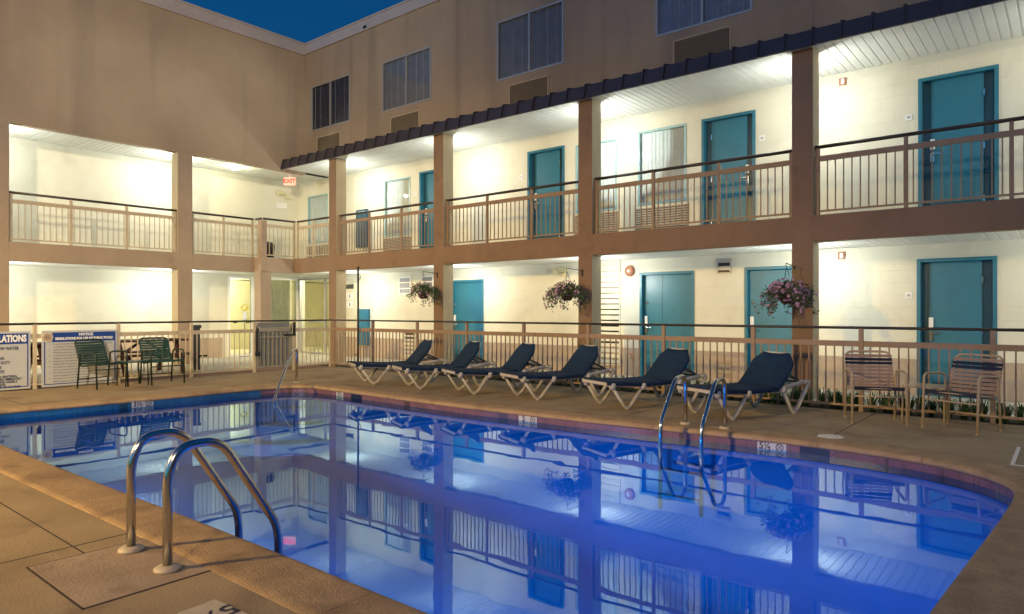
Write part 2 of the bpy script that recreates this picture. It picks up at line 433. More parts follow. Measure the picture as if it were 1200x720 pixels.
def column(par, x0, x1, y0, y1, z0, z1, face, side, front):
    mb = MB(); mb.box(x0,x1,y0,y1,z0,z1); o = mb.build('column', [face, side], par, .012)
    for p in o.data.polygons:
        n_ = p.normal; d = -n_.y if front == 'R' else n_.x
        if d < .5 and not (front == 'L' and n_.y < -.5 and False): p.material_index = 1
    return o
def room_door(par, side, a0, a1, z0, z1, handle='l', strips=False, label=None, seam=False):
    """leaf (the part) with frame, strips, handle and peephole as sub-parts"""
    fr = .055; L0, L1 = a0+fr, a1-fr
    mb = MB()
    l0, l1 = (L0+.10, L1-.13) if strips else (L0, L1)
    pbox(mb, side, l0+.002, l1-.002, .085, .125, z0+.01, z1-fr)
    if seam: pass
    leaf = mb.build('door', mt['teal'], par, .004)
    if label: leaf['label'] = label
    mb = MB(); ring_frame(mb, side, a0, a1, z0, z1, fr, -.018, .12, False); mb.build('door_frame', mt['teal'], leaf, .004)
    if strips:
        mb = MB(); pbox(mb, side, L0+.001, l0, .10, .12, z0+.01, z1-fr); pbox(mb, side, l1, L1-.001, .10, .12, z0+.01, z1-fr)
        mb.build('side_strip', mt['teald'], leaf)
    if seam:
        mb = MB(); pbox(mb, side, (l0+l1)/2-.13, (l0+l1)/2-.122, .081, .0845, z0+.01, z1-fr-.01); mb.build('seam', mt['teald'], leaf)
    hgx = l1-.002 if handle == 'l' else l0+.002
    for hz in (z0+.25, z0+1.05, z1-.35):
        mb = MB(); pbox(mb, side, hgx-.012, hgx+.012, .072, .0845, hz-.05, hz+.05); mb.build('hinge', mt['steel'], leaf, .003)
    mb = MB(); pbox(mb, side, a0+fr, a1-fr, -.01, .12, z0-.004, z0+.009); mb.build('threshold', mt['frame'], leaf, .003)
    mb = MB(); pbox(mb, side, l0+.05, l1-.05, .081, .0845, z0+.03, z0+.24); mb.build('kick_plate', mt['teald'], leaf)
    hx = (l0+.055) if handle == 'l' else (l1-.055)
    if strips: hx = (L0+.13) if handle == 'l' else (L1-.12)
    mb = MB(); pbox(mb, side, hx-.032, hx+.032, .055, .0835, z0+1.08, z0+1.24)
    mb.build('lock_housing', mt['white'], leaf, .006)
    mb = MB(); pbox(mb, side, hx-.028, hx+.028, .06, .0835, z0+.88, z0+1.03)
    s = 1 if handle == 'l' else -1
    pbox(mb, side, min(hx,hx+s*.14), max(hx,hx+s*.14), .02, .038, z0+.99, z0+1.01)
    pbox(mb, side, hx-.011, hx+.011, .03, .06, z0+.98, z0+1.02)
    mb.build('handle', mt['steel'], leaf, .004)
    if not strips:
        mb = MB(); c = P(side, hx+s*.02, .083, z0+1.5)
        mb.lathe([(.028,0),(.03,.012),(.012,.022)], c, 12, 'y' if side[0] == 'R' else 'x'); mb.build('peephole', mt['steel'], leaf)
    return leaf
def window(par, side, a0, a1, z0, z1, fmat, cmat, gmat, mull=True, seed=0, label=None, amp=.018):
    mb = MB(); ring_frame(mb, side, a0, a1, z0, z1, .045, -.012, .06)
    w = mb.build('window', fmat, par, .004)
    if label: w['label'] = label
    if mull:
        mb = MB(); c = (a0+a1)/2; pbox(mb, side, c-.022, c+.022, .0, .05, z0+.045, z1-.045); mb.build('mullion', fmat, w)
    mb = MB(); d = .035
    mb.face([P(side,a0+.04,d,z0+.04),P(side,a1-.04,d,z0+.04),P(side,a1-.04,d,z1-.04),P(side,a0+.04,d,z1-.04)]); mb.build('pane', gmat, w)
    mb = MB(); curtain(mb, side, a0, a1, z0+.03, z1-.03, .055, amp*(.35 if cmat is mt['curtain'] else .7), .085, seed); mb.build('curtain', cmat, w)
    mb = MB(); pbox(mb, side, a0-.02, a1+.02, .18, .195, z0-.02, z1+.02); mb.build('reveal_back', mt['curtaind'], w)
    return w
def grille(par, side, a0, a1, z0, z1, mat=None, n=12, name='ac_grille', back=None, fmat=None):
    mb = MB(); ring_frame(mb, side, a0, a1, z0, z1, .025, -.02, .03)
    g = mb.build(name, fmat or mat or mt['grille'], par, .003)
    mb = MB()
    for i in range(n):
        z = z0+.03+(z1-z0-.06)*(i+.5)/n; h = (z1-z0-.06)/n*.34
        mb.face([P(side,a0+.02,-.018,z-h), P(side,a1-.02,-.018,z-h), P(side,a1-.02,-.006,z+h), P(side,a0+.02,-.006,z+h)])
    mb.build('slats', mat or mt['grille'], g)
    mb = MB(); mb.face([P(side,a0+.02,-.003,z0+.02),P(side,a1-.02,-.003,z0+.02),P(side,a1-.02,-.003,z1-.02),P(side,a0+.02,-.003,z1-.02)])
    mb.build('backing', back or mt['kerb'], g)
    return g
def soffit(par, x0, x1, y0, y1, z, along='x', per=.13, name='soffit'):
    """boards that run across the walkway, with a groove between every two"""
    mb = MB(); a, b = (x0, x1) if along == 'x' else (y0, y1); n = int((b-a)/per)
    def V(t, s, zz): return (t, s, zz) if along == 'x' else (s, t, zz)
    s0, s1 = (y0, y1) if along == 'x' else (x0, x1)
    for i in range(n+1):
        t = a+i*per; e = min(t+per, b)
        if e-t < .03: continue
        pr = [(t, z+.012), (t+.012, z+.012), (t+.014, z+.004), (t+.03, z), (e-.004, z+.003), (e, z+.012)]
        v0 = [mb.bm.verts.new(V(p, s0, q)) for p, q in pr]; v1 = [mb.bm.verts.new(V(p, s1, q)) for p, q in pr]
        for k in range(len(pr)-1): mb.bm.faces.new((v0[k], v0[k+1], v1[k+1], v1[k]))
    return mb.build(name, mt['soffit'], par)
def railing(par, side, a0, a1, zf, posts, mat, hmat, hr_w=.05):
    """one bay: the baluster panel is the part, handrail and posts its sub-parts; side face = rail centre line"""
    mb = MB()
    pbox(mb, side, a0, a1, -.015, .015, zf+.82, zf+.90); pbox(mb, side, a0, a1, -.014, .014, zf+.05, zf+.078)
    n = int((a1-a0)/.112)
    for i in range(n):
        a = a0+(a1-a0)*(i+.5)/n; pbox(mb, side, a-.008, a+.008, -.008, .008, zf+.078, zf+.82)
    r = mb.build('railing', mat, par)
    for p in posts:
        mb = MB(); pbox(mb, side, p-.025, p+.025, -.024, .024, zf, zf+1.02); mb.build('post', mat, r, .003)
    mb = MB(); mb.tube([P(side,a0,0,zf+1.04), P(side,a1,0,zf+1.04)], .028, 10); mb.build('handrail', hmat, r)
    return r
def wall_lamp(par, x, y, z, d, power, col=(.97,1,.92)):
    """a wall pack: housing and glowing lens; d = direction it faces"""
    ax = (1,0,0) if abs(d[1]) else (0,1,0)
    mb = MB(); c = Vector((x,y,z)); dv = Vector(d)
    mb.obox(c+dv*.035, dv, ax, (0,0,1), .035, .11, .09); h = mb.build('wall_lamp', mt['grey'], par, .01)
    mb = MB(); mb.obox(c+dv*.085, dv, ax, (0,0,1), .014, .09, .065); mb.build('lens', mt['lens'], h, .01)
    l = bpy.data.lights.new('lamp_light', 'POINT'); l.energy = power; l.color = col; l.shadow_soft_size = .05
    o = bpy.data.objects.new('lamp_light', l); o.location = c+dv*.13; COL.objects.link(o); o.parent = h
    return h

# ------------------------------------------------------------------ right wing
RW = ('R', YW); XE = 7.0
rw = empty('motel_wing', (-5, YW, 0), 0, 'long brown three storey motel wing with teal doors behind the row of loungers', 'building')
rw.location = (0,0,0)
doors_up = [(-1.88,-.84,'l'),(-5.48,-4.45,'r'),(-9.71,-8.67,'l'),(-13.34,-12.3,'l'),(2.0,3.04,'l'),(5.0,6.04,'r')]
doors_lo = [(-1.90,-.86,2.16,True,'l'),(-4.65,-3.55,2.14,False,'l'),(-6.81,-5.63,2.12,False,'l'),(-12.22,-11.07,2.11,False,'l'),(2.0,3.04,2.14,True,'l')]
wins_up = [(-6.85,-5.79,3.48,4.99),(-8.38,-7.34,3.45,4.95),(-14.76,-13.69,3.37,4.94),(-18.40,-17.35,3.40,4.89),(3.4,4.5,3.48,4.99)]
hol = [(a,b,ZS1,5.0) for a,b,_ in doors_up]+[(a,b,c,d) for a,b,c,d in wins_up]
wall(RW, XW, XE, ZS1, ZS+.02, hol).build('upper_wall', mt['cream'], rw)
LOB = (-18.86,-16.62,.02,2.34)
hol = [(a,b,0,z) for a,b,z,_,_ in doors_lo]+[LOB]
wall(RW, XW, XE, 0, ZS0+.02, hol).build('lower_wall', mt['cream'], rw)
segs = [-16.75,-12.22,-11.07,-6.81,-5.63,-4.65,-3.55,-1.90,-.86,2.0,3.04,XE]
for a, b in zip(segs[0::2], segs[1::2]):
    mb = MB(); pbox(mb, RW, a, b, -.006, .0, .004, .58); mb.build('wainscot', mt['wains'], rw)
for i, (a,b,h) in enumerate(doors_up): room_door(rw, RW, a, b, ZS1, 5.0, h, True)
for a,b,z,st,h in doors_lo: room_door(rw, RW, a, b, 0, z, h, st, seam=(a == -6.81))
for i, (a,b,c,d) in enumerate(wins_up): window(rw, RW, a, b, c, d, mt['frameteal'], mt['curtain'], mt['glass'], False, i+3)
for a, b in ((-6.92,-5.74),(-8.4,-7.3),(-14.8,-13.65),(-18.42,-17.3)): grille(rw, RW, a, b, 2.93, 3.42 if a > -10 else 3.34, n=9)
# third floor
RT = ('R', YT)
w3 = [(-16.93,-15.12,6.47,7.77),(-13.79,-11.97,6.45,7.75),(-9.88,-8.07,6.43,7.75),(-5.99,-4.18,6.42,7.74),(-1.9,-.1,6.42,7.74),(2.2,4.0,6.42,7.74)]
wall(RT, XL-.3, XE, ZS+.1, 8.75, w3).build('third_floor_wall', mt['stucco'], rw)
for i, (a,b,c,d) in enumerate(w3):
    window(rw, RT, a, b, c, d, mt['frame'], mt['curtaind'], mt['glassd'], True, i+20, amp=.022)
for a, b in ((-16.62,-15.54),(-13.45,-12.38),(-9.52,-8.45),(-5.63,-4.55),(-1.6,-.5)): grille(rw, RT, a, b, 5.80, 6.27, mt['grilled'], n=11, fmat=mt['inner'], back=mt['grilled'])
mb = MB(); pbox(mb, RT, XL, XE, -.05, .3, 8.75, 9.02); pbox(mb, RT, XL, XE, -.07, .34, 9.02, 9.07)
mb.build('parapet_cap', mt['cap'], rw, .006)
mb = MB(); pbox(mb, RT, -14.50,-14.36, -.056, -.05, 8.79, 8.87); mb.build('scupper', mt['black'], rw)
mb = MB(); mb.box(XW-6, XE, YT+.2, 22, 8.55, 8.7); mb.build('roof', mt['slate'], rw)
mb = MB(); mb.box(XE-.2, XE, YC, 22, 0, 8.75); mb.build('end_wall', mt['stucco'], rw)
for x in (-15.05,-11.1,-7.15,-3.2,.75): 
    mb = MB(); pbox(mb, RT, x-.004, x+.004, -.002, .0, 5.8, 8.75); mb.build('control_joint', mt['brown'], rw)
# columns, slab, soffits
cols_x = [-15.20+3.95*i for i in range(6)]
for i, x in enumerate(cols_x):
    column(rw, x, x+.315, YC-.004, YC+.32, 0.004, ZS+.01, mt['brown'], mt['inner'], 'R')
    for z in (ZS-.6, 1.98):
        wall_lamp(rw, x+.05, YC+.32, z-.02, (0,1,0), 76 if z > 3 else 68)
mb = MB(); mb.box(XJ, XE, YC, YC+.16, ZS0, ZS1-.003); mb.build('slab_edge', mt['brown'], rw, .01)
mb = MB(); mb.box(XW+.02, XE, YC+.16, YW-.002, ZS0+.05, ZS1); mb.build('balcony_slab', mt['paver'], rw)
soffit(rw, -17.2, XE, YC+.16, YW-.002, ZS0)
soffit(rw, -17.2, XE, 10.74, YW-.002, ZS)
mb = MB(); mb.box(XW, XE, 10.8, YW+.1, ZS+.03, ZS+.09); mb.build('soffit_deck', mt['slate'], rw)
# canopy: dark metal panels with standing seams
mb = MB(); pr = [(10.72,ZS-.03),(10.735,ZS+.02),(10.79,ZS+.235),(11.50,ZS+.40),(11.50,ZS+.36),(10.80,ZS+.02),(10.76,ZS-.03)]
x0 = -17.20
v0 = [mb.bm.verts.new((x0,y,z)) for y,z in pr]; v1 = [mb.bm.verts.new((XE,y,z)) for y,z in pr]
for k in range(len(pr)): mb.bm.faces.new((v0[k], v0[(k+1)%len(pr)], v1[(k+1)%len(pr)], v1[k]))
mb.bm.faces.new(v0); mb.bm.faces.new(v1[::-1])
can = mb.build('canopy', mt['slate'], rw)
n = int((XE-x0)/.405)
for i in range(n+1):
    mb = MB(); x = x0+.012+i*.405
    mb.obox((x, 10.75, ZS+.118), (1,0,0), (0,.07,.265), (0,-.265,.07), .012, .142, .022)
    mb.obox((x, 11.14, ZS+.328), (1,0,0), (0,.71,.165), (0,-.165,.71), .012, .355, .022); mb.build('standing_seam', mt['slate'], can)
# upper railings, one per bay
RR = ('R', 11.0)
for i in range(6):
    a0 = cols_x[i]+.315 if i < 6 else 0; a1 = cols_x[i]+3.95
    if i == 5: a1 = XE
    L_ = a1-a0; railing(rw, RR, a0+.005, a1-.005, ZS1, [a0+.04, a0+L_*.335, a0+L_*.667, a1-.04], mt['rail'], mt['handrail'])
railing(rw, RR, XJ+.03, -15.205, ZS1, [XJ+.05, -16.05, -15.25], mt['railt'], mt['handrail'])
# things fixed to the walls
mb = MB(); pbox(mb, RW, -15.90, -15.44, -.10, -.001, ZS1+.35, ZS1+1.43); o = mb.build('meter_cabinet', mt['teald'], rw, .006)
mb = MB(); pbox(mb, RW, -15.85, -15.37, -.10, -.007, .36, 1.39); o = mb.build('meter_cabinet', mt['teal'], rw, .006)
def flat_louvre(a0, a1, z0, z1, n, g0, g1, mat, name):
    mb = MB(); pbox(mb, RW, a0, a1, -.004, -.0062+.003, z0, z1); o = mb.build(name, mt['black'], rw)
    mb = MB(); ring_frame(mb, RW, a0, a1, z0, z1, .02, -.03, -.004); h = (z1-z0)/n
    for k in range(n):
        g = g0+(g1-g0)*k/(n-1); zz = z1-(k+1)*h
        pbox(mb, RW, a0+.02, a1-.02, -.026, -.010, zz+h*g, zz+h)
    mb.build('slats', mat, o); return o
flat_louvre(-7.82, -7.26, .20, 2.40, 19, .04, .42, mt['cream'], 'louvre_panel')
flat_louvre(-5.17, -4.90, 2.04, 2.32, 2, .45, .45, mt['frame'], 'wall_vent')
for a, b in ((-14.15,-13.66),(-13.26,-12.8)):
    mb = MB(); ring_frame(mb, RW, a, b, 1.78, 2.26, .04, -.02, .0)
    for k in (1,2): pbox(mb, RW, a+.04, b-.04, -.018, -.001, 1.78+k*.16-.015, 1.78+k*.16+.015)
    o = mb.build('vent_window', mt['white'], rw, .003)
    mb = MB(); pbox(mb, RW, a+.03, b-.03, -.008, -.001, 1.81, 2.23); mb.build('vent_panes', M('vent_grey', (.22,.23,.24), .5), o)
flat_louvre(-13.92, -13.47, .06, .80, 7, .5, .5, mt['cream'], 'wall_vent')
flat_louvre(-5.20, -4.90, .12, .44, 3, .45, .45, mt['wains'], 'wall_vent')
for a, z in ((-2.01,1.59),(-2.01,4.42),(-4.33,4.46),(-9.9,4.45),(-13.5,4.45)):
    mb = MB(); pbox(mb, RW, a-.05, a+.05, -.012, -.001, z-.05, z+.05); o = mb.build('room_number_plate', mt['white'], rw, .003)
    mb = MB(); pbox(mb, RW, a-.025, a+.025, -.014, -.0122, z-.02, z+.02); mb.build('plate_mark', mt['frame'], o)
mb = MB(); pbox(mb, RW, -16.46,-16.12,-.012,-.001,1.98,2.11); mb.build('notice_strip', mt['grey'], rw)
for z in (1.42,1.66,):
    mb = MB(); pbox(mb, RW, -16.45,-16.13,-.01,-.001,z,z+.21); o = mb.build('wall_notice', mt['white'], rw)
    mb = MB(); pbox(mb, RW, -16.31,-16.27,-.012,-.0105,z+.06,z+.15); mb.build('notice_mark', mt['blue'], o)

# small fittings that are things of their own
def strobe(x, z, label):
    t = empty('fire_strobe', (x, YW, z), 0, label, 'fire alarm strobe', 'fire alarm strobes high on the walkway walls')
    mb = MB(); mb.box(-.055,.055,-.035,-.001,-.06,.06); mb.build('housing', mt['bell'], t, .006)
    mb = MB(); mb.box(-.02,.03,-.05,-.035,-.045,.045); mb.build('lens', mt['white'], t, .004)
strobe(-2.98, 5.19, 'small red fire strobe high on the upper walkway wall right of the last column')
strobe(-3.0, 2.27, 'small red fire strobe high on the lower walkway wall right of the last column')
t = empty('fire_bell', (-7.03, YW, 2.16), 0, 'round pinkish red alarm bell left of the seamed teal door', 'fire bell')
mb = MB(); mb.lathe([(.105,0.001),(.115,.02),(.11,.045),(.085,.07),(.04,.082)], (0,0,0), 24, 'y'); mb.build('gong', mt['bell'], t)
mb = MB(); mb.lathe([(.03,.082),(.026,.092)], (0,0,0), 12, 'y'); mb.build('centre_cap', mt['white'], t)
def emergency(loc, rz, label):
    t = empty('emergency_light', loc, rz, label, 'emergency light', 'twin head emergency lights')
    mb = MB(); mb.box(-.13,.13,-.07,-.002,-.05,.06); mb.build('battery_box', mt['lobby'], t, .01)
    for s in (-1,1):
        mb = MB(); mb.lathe([(.02,.0),(.05,.03),(.055,.07),(.05,.075)], (s*.15,-.08,-.04 if s < 0 else -.12), 14, 'y'); mb.build('lamp_head', mt['lobby'], t)
    return t
emergency((-8.72,YW,2.24), 0, 'pale yellow twin head emergency light left of the middle flower basket')
# EXIT sign hangs from the soffit at the corner
t = empty('exit_sign', (-17.75, 11.35, ZS-.04), math.radians(39), 'red lit EXIT sign hanging under the soffit in the corner', 'exit sign')
mb = MB(); mb.box(-.17,.17,-.035,.035,-.28,-.05); mb.build('housing', EM('exit_face', (.95,.42,.32), .55), t, .006)
mb = MB(); mb.box(-.02,.02,-.02,.02,-.05,.04); mb.build('stem', mt['white'], t)
def text(s, size, M4, mat, parent, name='lettering', align='CENTER', depth=.002, bold=0, xs=1):
    cu = bpy.data.curves.new(name, 'FONT'); cu.body = s; cu.size = size; cu.align_x = align; cu.align_y = 'CENTER'
    cu.extrude = depth; cu.offset = bold; cu.resolution_u = 2
    o = bpy.data.objects.new(name, cu); COL.objects.link(o)
    bpy.context.view_layer.update()
    me = bpy.data.meshes.new_from_object(o.evaluated_get(bpy.context.evaluated_depsgraph_get()))
    bpy.data.objects.remove(o); me.materials.clear(); me.materials.append(mat)
    if xs != 1:
        for v in me.vertices: v.co.x *= xs
    me.transform(M4)
    o = bpy.data.objects.new(name, me); COL.objects.link(o); o.parent = parent
    return o
def frame4(origin, ex, ey):
    ex, ey = Vector(ex), Vector(ey); ez = ex.cross(ey)
    m4 = Matrix.Identity(4)
    for i in range(3): m4[i][0], m4[i][1], m4[i][2], m4[i][3] = ex[i], ey[i], ez[i], origin[i]
    return m4
text('EXIT', .17, frame4((0,-.037,-.165),(1,0,0),(0,0,1)), EM('exit_letters', (1,.03,.02), 1.5), t, bold=.006)

# ------------------------------------------------------------------ left wing
LW = ('L', XW)
lw = empty('motel_wing', (0,0,0), 0, 'shorter tan motel wing at the left with a tall blank parapet wall', 'building')
LD = (10.06,10.86,.0,2.36); LG = (10.93,12.37,.02,2.34)
wall(LW, -9, YW, ZS1, ZS+.02, []).build('upper_wall', mt['cream'], lw)
wall(LW, -9, YW, 0, ZS0+.02, [LD, LG]).build('lower_wall', mt['cream'], lw)
for a, b in ((7.0,9.9),(-9,5.2)):
    mb = MB(); pbox(mb, LW, a, b, -.006, 0, .004, .57); mb.build('wainscot', mt['wains'], lw)
mb = MB(); mb.box(XL-.2, XL, -9, YT, ZS-.05, 8.72); mb.build('parapet_wall', mt['stucco'], lw)
mb = MB(); mb.box(XL-.3, XL+.05, -9, YT-.05, 8.72, 9.02); mb.box(XL-.33, XL+.07, -9, YT-.07, 9.02, 9.07); mb.build('parapet_cap', mt['cap'], lw, .006)
mb = MB(); mb.box(XW-6, XL-.2, -9, YT+.2, 8.55, 8.7); mb.build('roof', mt['slate'], lw)
for y0 in (-3.85+.15, .15, 4.0, 7.85):
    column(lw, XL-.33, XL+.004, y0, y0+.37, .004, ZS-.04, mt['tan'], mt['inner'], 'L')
    for z in (ZS-.5, 2.06): wall_lamp(lw, XL-.33, y0+.18, z, (-1,0,0), 98 if z > 3 else 96)
column(lw, XJ-.33, XJ-.02, 9.9, 10.22, .004, ZS0, mt['tan'], mt['tan'], 'L')
mb = MB(); mb.box(XL-.16, XL, -9, 9.9, ZS0, ZS1-.003); mb.box(XL-.16, XJ-.002, 9.9, 10.06, ZS0, ZS1-.003); mb.box(XJ-.16, XJ, 10.06, YC-.002, ZS0, ZS1-.003)
mb.build('slab_edge', mt['tan'], lw, .008)
mb = MB(); mb.box(XW+.002, XL-.16, -9, 10.9, ZS0+.05, ZS1); mb.box(XL-.16, XJ-.16, 10.06, 11.04, ZS0+.05, ZS1); mb.build('balcony_slab', mt['paver'], lw)
soffit(lw, XW, XL-.16, -9, YW-.002, ZS0, 'y', .13)
mb = MB(); mb.box(XL-.16, XJ-.16, 10.06, 11.05, ZS0+.004, ZS0+.045); mb.build('corner_soffit', mt['soffit'], lw)
soffit(lw, XW, XL-.2, -9, YW-.002, ZS-.002, 'y', .13)
LR = ('L', XL-.06)
for a0, a1 in ((-3.33,.15),(.52,4.0),(4.37,7.85),(8.22,9.92)):
    n = 3 if a1-a0 > 2 else 2
    railing(lw, LR, a0+.005, a1-.005, ZS1, [a0+(a1-a0)*k/n for k in range(1,n)]+[a0+.04, a1-.04], mt['railt'], mt['handrail'])
r = railing(lw, ('R', 9.97), XL-.04, XJ-.1, ZS1, [], mt['railt'], mt['handrail'])
railing(lw, ('L', XJ-.06), 10.0, 10.98, ZS1, [10.95], mt['railt'], mt['handrail'])
mb = MB(); mb.box(XJ-.22, XJ-.04, 9.94, 10.1, ZS1, ZS1+1.0); mb.build('corner_post', mt['tan'], lw, .006)
mb = MB(); mb.box(XL-.3, XL-.15, 0, .01, 0, .01); mb.bm.clear()
pbox(mb, LW, 11.62, 11.98, -.02, -.001, 4.50, 4.68); mb.build('notice_plate', mt['white'], lw, .003)
# glazed lobby behind the corner
fm = mt['white']
mb = MB(); ring_frame(mb, LW, LD[0], LD[1], .0, LD[3], .07, -.02, .06, True); dleaf = mb.build('glass_door', fm, lw, .005)
mb = MB(); mb.face([P(LW,10.12,.02,.06),P(LW,10.8,.02,.06),P(LW,10.8,.02,2.3),P(LW,10.12,.02,2.3)]); mb.build('pane', mt['glass'], dleaf)
mb = MB(); pbox(mb, LW, 10.2, 10.32, -.06, -.03, .98, 1.02); pbox(mb, LW, 10.6, 10.74, -.06, -.03, .98, 1.02); mb.build('handle', mt['black'], dleaf)
mb = MB(); ring_frame(mb, LW, LG[0], LG[1], LG[2], LG[3], .045, -.01, .05); gl = mb.build('lobby_window', fm, lw, .004)
mb = MB(); mb.face([P(LW,10.96,.02,.06),P(LW,12.34,.02,.06),P(LW,12.34,.02,2.3),P(LW,10.96,.02,2.3)]); mb.build('pane', mt['glass'], gl)
mb = MB(); curtain(mb, LW, 11.3, 12.36, .1, 2.3, .30, .012, .12, 5); mb.build('blind', M('pale_yellow_blind', (.78,.76,.50), .9, .1, 4), gl)
mb = MB(); ring_frame(mb, RW, LOB[0], LOB[1], LOB[2], LOB[3], .05, -.02, .05)
pbox(mb, RW, -17.55, -17.48, -.015, .05, .07, 2.29); g2 = mb.build('lobby_entrance', mt['frame'], rw, .004)
mb = MB(); mb.face([P(RW,-18.82,.02,.07),P(RW,-16.66,.02,.07),P(RW,-16.66,.02,2.3),P(RW,-18.82,.02,2.3)]); mb.build('pane', mt['glass'], g2)
mb = MB(); pbox(mb, RW, -18.3, -17.5, -.05, -.03, .98, 1.03); mb.build('push_bar', mt['frame'], g2)
# interior shells
mb = MB()
mb.box(-22.6,-22.5,9.8,16.2,0,2.4); mb.box(-22.5,-16.5,16.1,16.2,0,2.4); mb.box(-16.6,-16.5,12.62,16.1,0,2.4); mb.box(-22.5,-19.12,9.7,9.8,0,2.4)
mb.build('lobby_walls', mt['lobby'], rw)
mb = MB(); mb.box(-22.5,-19.12,9.8,16.2,2.42,2.5); mb.box(-19.12,-16.5,12.62,16.2,2.42,2.5); mb.build('lobby_ceiling', mt['white'], rw)
mb = MB(); mb.box(-22.5,-19.12,9.8,16.2,-.1,.006); mb.box(-19.12,-16.5,12.62,16.2,-.1,.006); mb.build('lobby_floor', mt['olive'], rw)
mb = MB(); mb.box(-17.2,-16.9,13.2,13.5,0,2.3); mb.box(-18.9,-18.2,14.6,14.75,0,2.1); mb.build('lobby_partition', mt['olive'], rw)
for loc, e in (((-21.6,10.7,2.2),95),((-17.7,13.7,2.2),190),((-22.1,11.3,2.1),120)):
    l = bpy.data.lights.new('lobby_light', 'POINT'); l.energy = e; l.color = (1,.95,.72); l.shadow_soft_size = .15
    o = bpy.data.objects.new('lobby_light', l); o.location = loc; COL.objects.link(o); o.parent = rw
# ceiling lamp on the left wing's upper soffit
t = empty('ceiling_lamp', (-17.95, 9.75, ZS-.002), 0, 'glowing round ceiling lamp under the upper left soffit', 'ceiling lamp')
mb = MB(); mb.lathe([(.13,-.0),(.14,-.02),(.12,-.03)], (0,0,0), 20); mb.build('base', mt['white'], t)
mb = MB(); mb.lathe([(.115,-.03),(.11,-.06),(.07,-.085),(.02,-.09)], (0,0,0), 20); mb.build('diffuser', EM('lamp_diffuser', (1,.95,.78), 3), t)
l = bpy.data.lights.new('lamp_light', 'POINT'); l.energy = 30; l.color = (1,.95,.65); l.shadow_soft_size = .14
o = bpy.data.objects.new('lamp_light', l); o.location = (0,0,-.17); COL.objects.link(o); o.parent = t
emergency((XW+.004, 11.75, 4.96), PI/2, 'yellowish twin head emergency light on the corner wall under the exit sign')
# dark bin on the balcony corner
t = empty('balcony_bin', (-17.6,10.55,ZS1+.003), 0, 'dark round topped bin behind the upper corner railing', 'bin')
mb = MB(); mb.lathe([(.16,0),(.19,.35),(.19,.36)], (0,0,0), 20); mb.build('body', mt['black'], t)
mb = MB(); mb.lathe([(.195,.362),(.18,.42),(.11,.48),(.02,.5)], (0,0,0), 20); mb.build('lid', mt['grey'], t)
# flowers inside the glass door
t = empty('flower_stand', (-18.62,10.42,.002), 0, 'yellow flowers in a white vase on a slim stand before the glass door', 'flower stand')
mb = MB(); mb.lathe([(.13,0),(.13,.02),(.015,.03),(.015,1.03),(.1,1.04),(.1,1.06)], (0,0,0), 16); mb.build('stand', mt['frame'], t)
mb = MB(); mb.lathe([(.05,1.061),(.065,1.16),(.04,1.27),(.05,1.33)], (0,0,0), 16); mb.build('vase', mt['white'], t)
mb = MB()
for k in range(60):
    a, b = random.random()*2*PI, random.random()*PI; c = Vector((math.cos(a)*math.sin(b)*.1, math.sin(a)*math.sin(b)*.1, 1.42+math.cos(b)*.09))
    mb.lathe([(.002,-.01),(.022,0),(.012,.012)], c, 6)
mb.build('blossoms', mt['yellow'], t)

# ------------------------------------------------------------------ pool fence
def fence_run(par, side, a0, a1, posts, mat):
    mb = MB(); pbox(mb, side, a0, a1, -.016, .016, .87, .945); mb.build('mid_rail', mat, par, .003)
    mb = MB(); pbox(mb, side, a0, a1, -.016, .016, .07, .10); mb.build('bottom_rail', mat, par, .003)
    ps = sorted(posts)
    for p in ps:
        mb = MB(); pbox(mb, side, p-.027, p+.027, -.026, .026, .004, 1.11); mb.build('post', mat, par, .003)
    for q0, q1 in zip(ps, ps[1:]):
        mb = MB(); n = max(1, int(round((q1-q0)/.112)))
        for i in range(1, n):
            a = q0+(q1-q0)*i/n; pbox(mb, side, a-.0085, a+.0085, -.0085, .0085, .10, .87)
        mb.build('baluster_panel', mat, par)
fr = empty('pool_fence', (0,0,0), 0, 'long tan metal picket fence with dark handrail behind the loungers', 'fence', 'pool fences')
SR = ('R', YF)
fence_run(fr, SR, XF+.06, 6.2, [XF+.04,-12.20,-10.74,-9.30,-7.86,-6.44,-5.02,-3.59,-2.16,-.73,.70,2.13,3.56,5.0,6.15], mt['rail'])
mb = MB(); mb.tube([(XF,YF,1.12),(6.2,YF,1.12)], .026, 10, ry=.75); mb.build('handrail', mt['handrail'], fr)
fl = empty('pool_fence', (0,0,0), 0, 'shorter tan picket fence at the left with the gate and the rules boards on it', 'fence', 'pool fences')
SL = ('L', XF)
fence_run(fl, SL, -6.5, 7.89, [-6.4,-5.1,-3.8,-2.5,-1.35,-.05,1.25,2.53,3.84,5.16,6.52,7.89], mt['railt'])
fence_run(fl, SL, 8.86, YF-.03, [8.86,9.84], mt['railt'])
mb = MB(); mb.tube([(XF,-6.5,1.12),(XF,YF,1.12)], .026, 10, ry=.75); mb.build('handrail', mt['handrail'], fl)
mb = MB(); pbox(mb, SL, 7.94, 8.80, -.02, .02, .88, .965); pbox(mb, SL, 7.94, 8.80, -.018, .018, .74, .78); pbox(mb, SL, 7.94, 8.80, -.018, .018, .10, .13)
pbox(mb, SL, 7.94, 7.98, -.02, .02, .10, 1.06); pbox(mb, SL, 8.76, 8.80, -.02, .02, .10, 1.06)
mt['gateg'] = M('gate_grey_paint', (.27,.25,.21), .5, .1, 5)
gt = mb.build('gate', mt['gateg'], fl, .003); gt['label'] = 'grey backed picket gate'
mb = MB()
for i in range(8): pbox(mb, SL, 8.02+i*.103-.011, 8.02+i*.103+.011, -.017, .005, .13, .88)
mb.build('gate_pickets', mt['gateg'], gt)
